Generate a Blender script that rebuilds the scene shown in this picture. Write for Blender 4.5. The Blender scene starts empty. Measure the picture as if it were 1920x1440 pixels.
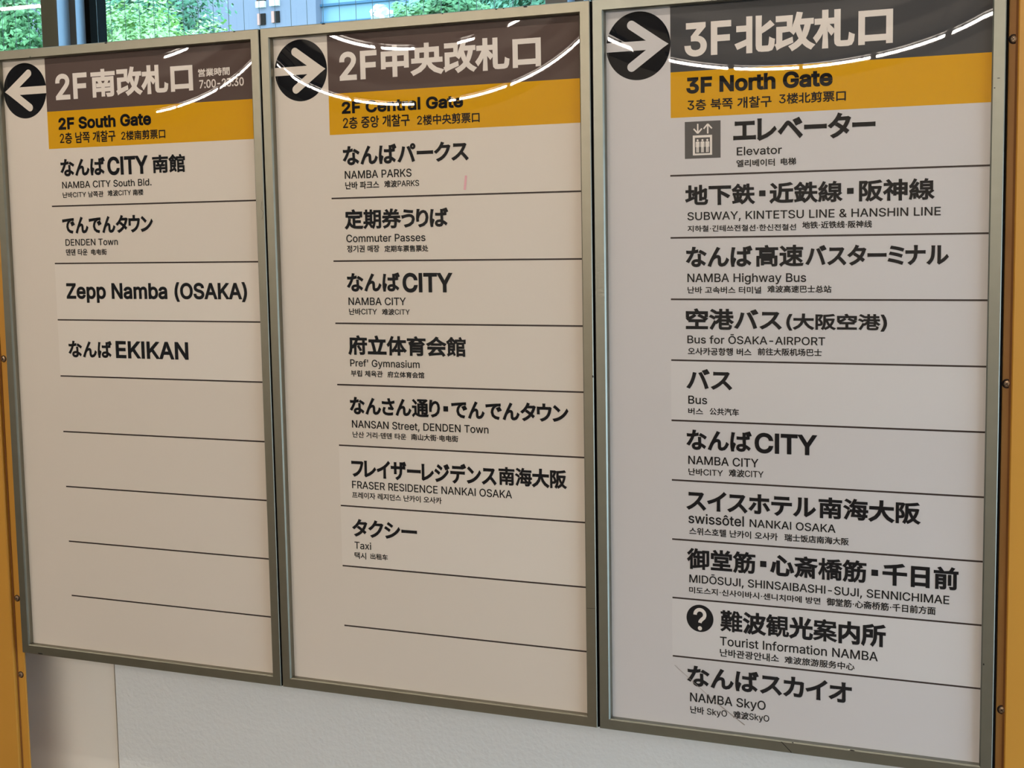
import bpy, math, random, json
from mathutils import Vector, Matrix
from mathutils.geometry import delaunay_2d_cdt

random.seed(7)
S = bpy.context.scene
COL = S.collection

# ------------------------------------------------------------------ camera
# metres; x runs along the signs, y away from the viewer, z up.
TOP = 1.954                                   # height of the upper edge of the signs
cam = bpy.data.cameras.new('camera')
cam.sensor_width = 36.0
cam.lens = 2674.04 / 1920.0 * 36.0
cam.clip_start, cam.clip_end = 0.05, 300
camo = bpy.data.objects.new('camera', cam)
COL.objects.link(camo)
_right = Vector((0.9159168596, 0.4010076595, -0.0170047999)).normalized()
_fwd = Vector((-0.4004753032, 0.9102348899, -0.1053184537)).normalized()
_up = _right.cross(_fwd)
camo.matrix_world = Matrix(((_right.x, _up.x, -_fwd.x, 1.38556), (_right.y, _up.y, -_fwd.y, -2.10591),
                            (_right.z, _up.z, -_fwd.z, TOP - 0.35411), (0, 0, 0, 1)))
S.camera = camo

# ------------------------------------------------------------------ world, exposure
W = bpy.data.worlds.new('sky')
S.world = W
W.use_nodes = True
bg = W.node_tree.nodes['Background']
bg.inputs['Color'].default_value = (0.62, 0.82, 1.0, 1)
bg.inputs['Strength'].default_value = 5.4
S.view_settings.view_transform = 'Standard'
S.view_settings.look = 'None'
S.view_settings.gamma = 1
S.view_settings.exposure = 0.09
S.view_settings.use_curve_mapping = False

LAMP_COLOUR, LAMP_STRENGTH = (1.0, 0.88, 0.755, 1), 335.0
TUBE_R = 0.010

# ------------------------------------------------------------------ materials
def mat(name, col, rough=0.5, metal=0.0, ior=1.45, spec=0.5, noise=None, bump=None, emit=None):
    m = bpy.data.materials.new(name)
    m.use_nodes = True
    nt = m.node_tree
    b = nt.nodes['Principled BSDF']
    b.inputs['Base Color'].default_value = (*col, 1)
    b.inputs['Roughness'].default_value = rough
    b.inputs['Metallic'].default_value = metal
    b.inputs['IOR'].default_value = ior
    b.inputs['Specular IOR Level'].default_value = spec
    if emit:
        b.inputs['Emission Color'].default_value = emit[0]
        b.inputs['Emission Strength'].default_value = emit[1]
    if noise or bump:
        tc = nt.nodes.new('ShaderNodeTexCoord')
    if noise:                                  # (scale, amount, second colour)
        n = nt.nodes.new('ShaderNodeTexNoise')
        n.inputs['Scale'].default_value = noise[0]
        n.inputs['Detail'].default_value = 6
        r = nt.nodes.new('ShaderNodeValToRGB')
        r.color_ramp.elements[0].position = 0.5 - noise[1] / 2
        r.color_ramp.elements[1].position = 0.5 + noise[1] / 2
        r.color_ramp.elements[0].color = (*noise[2], 1)
        r.color_ramp.elements[1].color = (*col, 1)
        nt.links.new(tc.outputs['Object'], n.inputs['Vector'])
        nt.links.new(n.outputs['Fac'], r.inputs['Fac'])
        nt.links.new(r.outputs['Color'], b.inputs['Base Color'])
    if bump:                                   # (scale, strength, distance)
        n2 = nt.nodes.new('ShaderNodeTexNoise')
        n2.inputs['Scale'].default_value = bump[0]
        n2.inputs['Detail'].default_value = 5
        bp = nt.nodes.new('ShaderNodeBump')
        bp.inputs['Strength'].default_value = bump[1]
        bp.inputs['Distance'].default_value = bump[2]
        nt.links.new(tc.outputs['Object'], n2.inputs['Vector'])
        nt.links.new(n2.outputs['Fac'], bp.inputs['Height'])
        nt.links.new(bp.outputs['Normal'], b.inputs['Normal'])
    return m

def gloss(name, col):                          # printed acrylic
    return mat(name, col, rough=0.008, ior=1.49)

M = {
    'sheet_warm': gloss('warm white acrylic', (0.73, 0.655, 0.575)),
    'sheet_daylit': gloss('daylit white acrylic', (0.635, 0.605, 0.60)),  # cooler daylight on the right sign, put into the sheet colour
    'row_warm': gloss('warm white row film', (0.77, 0.70, 0.625)),
    'row_daylit': gloss('daylit white row film', (0.67, 0.64, 0.63)),  # same daylight tint mixed into the film colour
    'brown': gloss('brown print', (0.108, 0.075, 0.066)),
    'grey': gloss('grey print', (0.070, 0.070, 0.073)),
    'yellow': gloss('amber print', (0.68, 0.345, 0.010)),
    'white': gloss('white print', (0.80, 0.73, 0.67)),
    'black': gloss('black print', (0.008, 0.009, 0.012)),
    'line': gloss('dark line print', (0.045, 0.033, 0.030)),
    'icon': gloss('dark grey print', (0.105, 0.098, 0.095)),
    'frame_warm': mat('bronze grey metal', (0.285, 0.27, 0.215), rough=0.40, metal=1.0, noise=(38, 0.9, (0.25, 0.235, 0.185))),
    'frame_daylit': mat('daylit grey metal', (0.285, 0.29, 0.25), rough=0.40, metal=1.0, noise=(38, 0.9, (0.25, 0.255, 0.22))),  # right sign's frame, its daylight tint held in the colour
    'gap': mat('black gap shade and gasket', (0.004, 0.004, 0.004), rough=0.9, spec=0.05),  # gasket black, also painted as shade in the open sign joints
    'chip': mat('chipped dark metal', (0.012, 0.010, 0.010), rough=0.7),
    'scratch': mat('scratch', (0.30, 0.25, 0.22), rough=0.6),
    'pink': mat('pink streak', (0.75, 0.38, 0.42), rough=0.3),
    'orange': mat('ochre paint', (0.62, 0.305, 0.045), rough=0.38, noise=(3.0, 0.8, (0.56, 0.27, 0.040))),
    'orange_edge': mat('rusty ochre paint', (0.52, 0.25, 0.06), rough=0.5, noise=(9.0, 0.8, (0.40, 0.17, 0.04))),
    'rust_shade': mat('rust and shade seam', (0.20, 0.07, 0.015), rough=0.7, noise=(14.0, 0.8, (0.28, 0.11, 0.02))),  # brown tone holds rust together with the shade of the step
    'screw': mat('worn screw steel', (0.42, 0.30, 0.20), rough=0.35, metal=0.8),
    'slot': mat('screw recess', (0.03, 0.015, 0.01), rough=0.8),
    'plaster': mat('textured white coating', (0.84, 0.86, 0.86), rough=0.7, noise=(5, 0.7, (0.80, 0.82, 0.82)), bump=(110, 0.6, 0.003)),
    'panel': mat('smooth white panel', (0.88, 0.84, 0.77), rough=0.42),
    'stain': mat('grime', (0.25, 0.24, 0.20), rough=0.9),
    'floor': mat('dark floor tile', (0.11, 0.085, 0.06), rough=0.35),
    'ceiling': mat('ceiling panel', (0.42, 0.38, 0.33), rough=0.8),
    'hall': mat('hall wall', (0.50, 0.45, 0.38), rough=0.7),
    'mullion': mat('dark grey aluminium', (0.075, 0.073, 0.068), rough=0.45),
    'mullion_skylit': mat('skylit aluminium', (0.20, 0.28, 0.40), rough=0.35, metal=0.2),  # blue daylight on the mullion sides, put into the colour
    'wire': mat('glass wire', (0.08, 0.11, 0.14), rough=0.5),
    'lamp_body': mat('lamp housing', (0.03, 0.03, 0.03), rough=0.6),
    'tube': mat('lit tube', (0.9, 0.9, 0.9), emit=(LAMP_COLOUR, LAMP_STRENGTH)),
    'tube_soft': mat('lit soft tube', (0.9, 0.9, 0.9), emit=(LAMP_COLOUR, 52.0)),
    'bark': mat('bark', (0.12, 0.09, 0.06), rough=0.9),
    'leaf_light': mat('pale green leaf', (0.50, 0.72, 0.30), rough=0.55, noise=(3.0, 0.6, (0.20, 0.40, 0.16))),
    'leaf_mid': mat('green leaf', (0.26, 0.50, 0.20), rough=0.55, noise=(2.6, 0.5, (0.06, 0.20, 0.09))),
    'leaf_dark': mat('bluish green leaf', (0.16, 0.40, 0.24), rough=0.5, noise=(2.4, 0.5, (0.025, 0.11, 0.07))),
    'leaf_white': mat('white blossom', (0.85, 0.88, 0.86), rough=0.6),
    'facade': mat('blue grey facade', (0.215, 0.215, 0.275), rough=0.7, noise=(0.5, 0.8, (0.18, 0.185, 0.245))),
    'facade_glass': mat('pale blue glazing', (0.20, 0.33, 0.46), rough=0.25),
    'facade_bar': mat('dark blue glazing bar', (0.05, 0.13, 0.22), rough=0.5),
    'opening': mat('dark window opening', (0.02, 0.014, 0.012), rough=0.8, spec=0.1),
    'reveal': mat('terracotta reveal', (0.55, 0.27, 0.22), rough=0.7),
    'sill': mat('white sill', (0.85, 0.88, 0.88), rough=0.6),
    'ground': mat('earth', (0.12, 0.16, 0.08), rough=0.95),
}
gm = bpy.data.materials.new('window glass')
gm.use_nodes = True
nt = gm.node_tree
nt.nodes.clear()
out = nt.nodes.new('ShaderNodeOutputMaterial')
mx = nt.nodes.new('ShaderNodeMixShader')
fr = nt.nodes.new('ShaderNodeFresnel'); fr.inputs['IOR'].default_value = 1.5
tr = nt.nodes.new('ShaderNodeBsdfTransparent'); tr.inputs['Color'].default_value = (0.88, 0.97, 0.97, 1)
gl = nt.nodes.new('ShaderNodeBsdfGlossy'); gl.inputs['Roughness'].default_value = 0.01
ge = nt.nodes.new('ShaderNodeNewGeometry')
inv = nt.nodes.new('ShaderNodeMath'); inv.operation = 'SUBTRACT'; inv.inputs[0].default_value = 1.0
mul = nt.nodes.new('ShaderNodeMath'); mul.operation = 'MULTIPLY'
nt.links.new(ge.outputs['Backfacing'], inv.inputs[1]); nt.links.new(inv.outputs[0], mul.inputs[0])
nt.links.new(fr.outputs[0], mul.inputs[1])     # the reflection is that of the front surface
nt.links.new(mul.outputs[0], mx.inputs[0]); nt.links.new(tr.outputs[0], mx.inputs[1])
nt.links.new(gl.outputs[0], mx.inputs[2]); nt.links.new(mx.outputs[0], out.inputs['Surface'])
M['glass'] = gm

# ------------------------------------------------------------------ mesh helpers
class MB:
    """collects faces in world metres; build() links them as one object"""
    def __init__(self):
        self.v, self.f = [], []
    def face(self, pts):
        i = len(self.v)
        self.v += [tuple(p) for p in pts]
        self.f.append(tuple(range(i, i + len(pts))))
    def grid(self, rings, close=True, caps=False):
        i = len(self.v)
        n = len(rings[0])
        for r in rings:
            self.v += [tuple(p) for p in r]
        for a in range(len(rings) - 1):
            for k in range(n if close else n - 1):
                k2 = (k + 1) % n
                self.f.append((i + a * n + k, i + a * n + k2, i + (a + 1) * n + k2, i + (a + 1) * n + k))
        if caps:
            self.f.append(tuple(i + k for k in reversed(range(n))))
            self.f.append(tuple(i + (len(rings) - 1) * n + k for k in range(n)))
    def box(self, x0, x1, y0, y1, z0, z1, bevel=0.0):
        if bevel <= 0:
            p = [(x0, y0, z0), (x1, y0, z0), (x1, y1, z0), (x0, y1, z0), (x0, y0, z1), (x1, y0, z1), (x1, y1, z1), (x0, y1, z1)]
            i = len(self.v)
            self.v += p
            for q in ((0, 3, 2, 1), (4, 5, 6, 7), (0, 1, 5, 4), (1, 2, 6, 5), (2, 3, 7, 6), (3, 0, 4, 7)):
                self.f.append(tuple(i + k for k in q))
        else:                                  # chamfered upright prism
            b = bevel
            o = [(x0 + b, y0), (x1 - b, y0), (x1, y0 + b), (x1, y1 - b), (x1 - b, y1), (x0 + b, y1), (x0, y1 - b), (x0, y0 + b)]
            self.grid([[(x, y, z0) for x, y in o], [(x, y, z1) for x, y in o]], caps=True)
    def tube(self, p0, p1, r0, r1=None, n=8):
        r1 = r0 if r1 is None else r1
        p0, p1 = Vector(p0), Vector(p1)
        d = (p1 - p0).normalized()
        a = d.orthogonal().normalized()
        b = d.cross(a)
        ring = lambda p, r: [p + (a * math.cos(2 * math.pi * k / n) + b * math.sin(2 * math.pi * k / n)) * r for k in range(n)]
        self.grid([ring(p0, r0), ring(p1, r1)], caps=True)
    def build(self, name, m, parent=None, origin=None, smooth=False, normals=None):
        org = Vector(origin) if origin is not None else Vector((0, 0, 0))
        base = org if parent is None else abs_loc(parent)
        me = bpy.data.meshes.new(name)
        me.from_pydata([tuple(Vector(p) - base) for p in self.v], [], self.f)
        for mm in (m if isinstance(m, list) else [m]):
            me.materials.append(mm)
        if smooth or normals:
            me.polygons.foreach_set('use_smooth', [True] * len(me.polygons))
        if normals:
            me.normals_split_custom_set_from_vertices(normals)
        me.update()
        o = bpy.data.objects.new(name, me)
        COL.objects.link(o)
        if parent is None:
            o.location = org
        else:
            o.parent = parent
        return o

def abs_loc(o):
    p = Vector(o.location)
    while o.parent is not None:
        o = o.parent
        p += o.location
    return p

def tag(o, label=None, category=None, group=None, kind=None):
    for k, v in (('label', label), ('category', category), ('group', group), ('kind', kind)):
        if v:
            o[k] = v
    return o

def thing(name, loc, label, category, group=None):
    o = bpy.data.objects.new(name, None)
    COL.objects.link(o)
    o.location = loc
    o.empty_display_size = 0.1
    return tag(o, label, category, group)

# ------------------------------------------------------------------ the acrylic faces bulge a little: normals of a cushion shape
FACE = 0.012                                   # face lies this far behind the front of the frame
HALF, LEN, VT, VB = 0.2815, 0.2125, 0.018, 1.1375
class Bulge:
    def __init__(self, cx, a):
        self.cx, self.a = cx, a
    def normal(self, x, z):
        v = TOP - z
        q = max(-0.995, min(0.995, (x - self.cx) / HALF))
        s = 1 - q * q
        et, eb = math.exp(-max(v - VT, 0) / LEN), math.exp(-max(VB - v, 0) / LEN)
        f = (1 - et) * (1 - eb)
        hu = self.a * (-2 * q / HALF) * f
        hv = self.a * s * (et * (1 - eb) - (1 - et) * eb) / LEN
        return Vector((-hu, -1.0, hv)).normalized()   # v runs down, z up

def printed(mb, name, m, parent, bulge):
    faces = []
    for f in mb.f:                             # every face looks at the viewer's side
        for q in ([f] if len(f) != 4 else [(f[0], f[1], f[2]), (f[0], f[2], f[3])]):
            ar = sum(mb.v[q[k - 1]][0] * mb.v[q[k]][2] - mb.v[q[k]][0] * mb.v[q[k - 1]][2] for k in range(len(q)))
            if abs(ar) > 1e-12:
                faces.append(tuple(q if ar > 0 else reversed(q)))
    mb.f = faces
    ns = [bulge.normal(p[0], p[2]) for p in mb.v]
    return mb.build(name, m, parent, normals=ns)

def flat_grid(u0, u1, v0, v1, y, nx, nv):
    mb = MB()
    for j in range(nv + 1):
        for i in range(nx + 1):
            mb.v.append((u0 + (u1 - u0) * i / nx, y, TOP - (v0 + (v1 - v0) * j / nv)))
    for j in range(nv):
        for i in range(nx):
            a = j * (nx + 1) + i
            mb.f.append((a, a + nx + 1, a + nx + 2, a + 1))
    return mb

def strip(u0, u1, v0, v1, y, step=0.02):
    return flat_grid(u0, u1, v0, v1, y, max(1, round((u1 - u0) / step)), max(1, round((v1 - v0) / step)))

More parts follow.
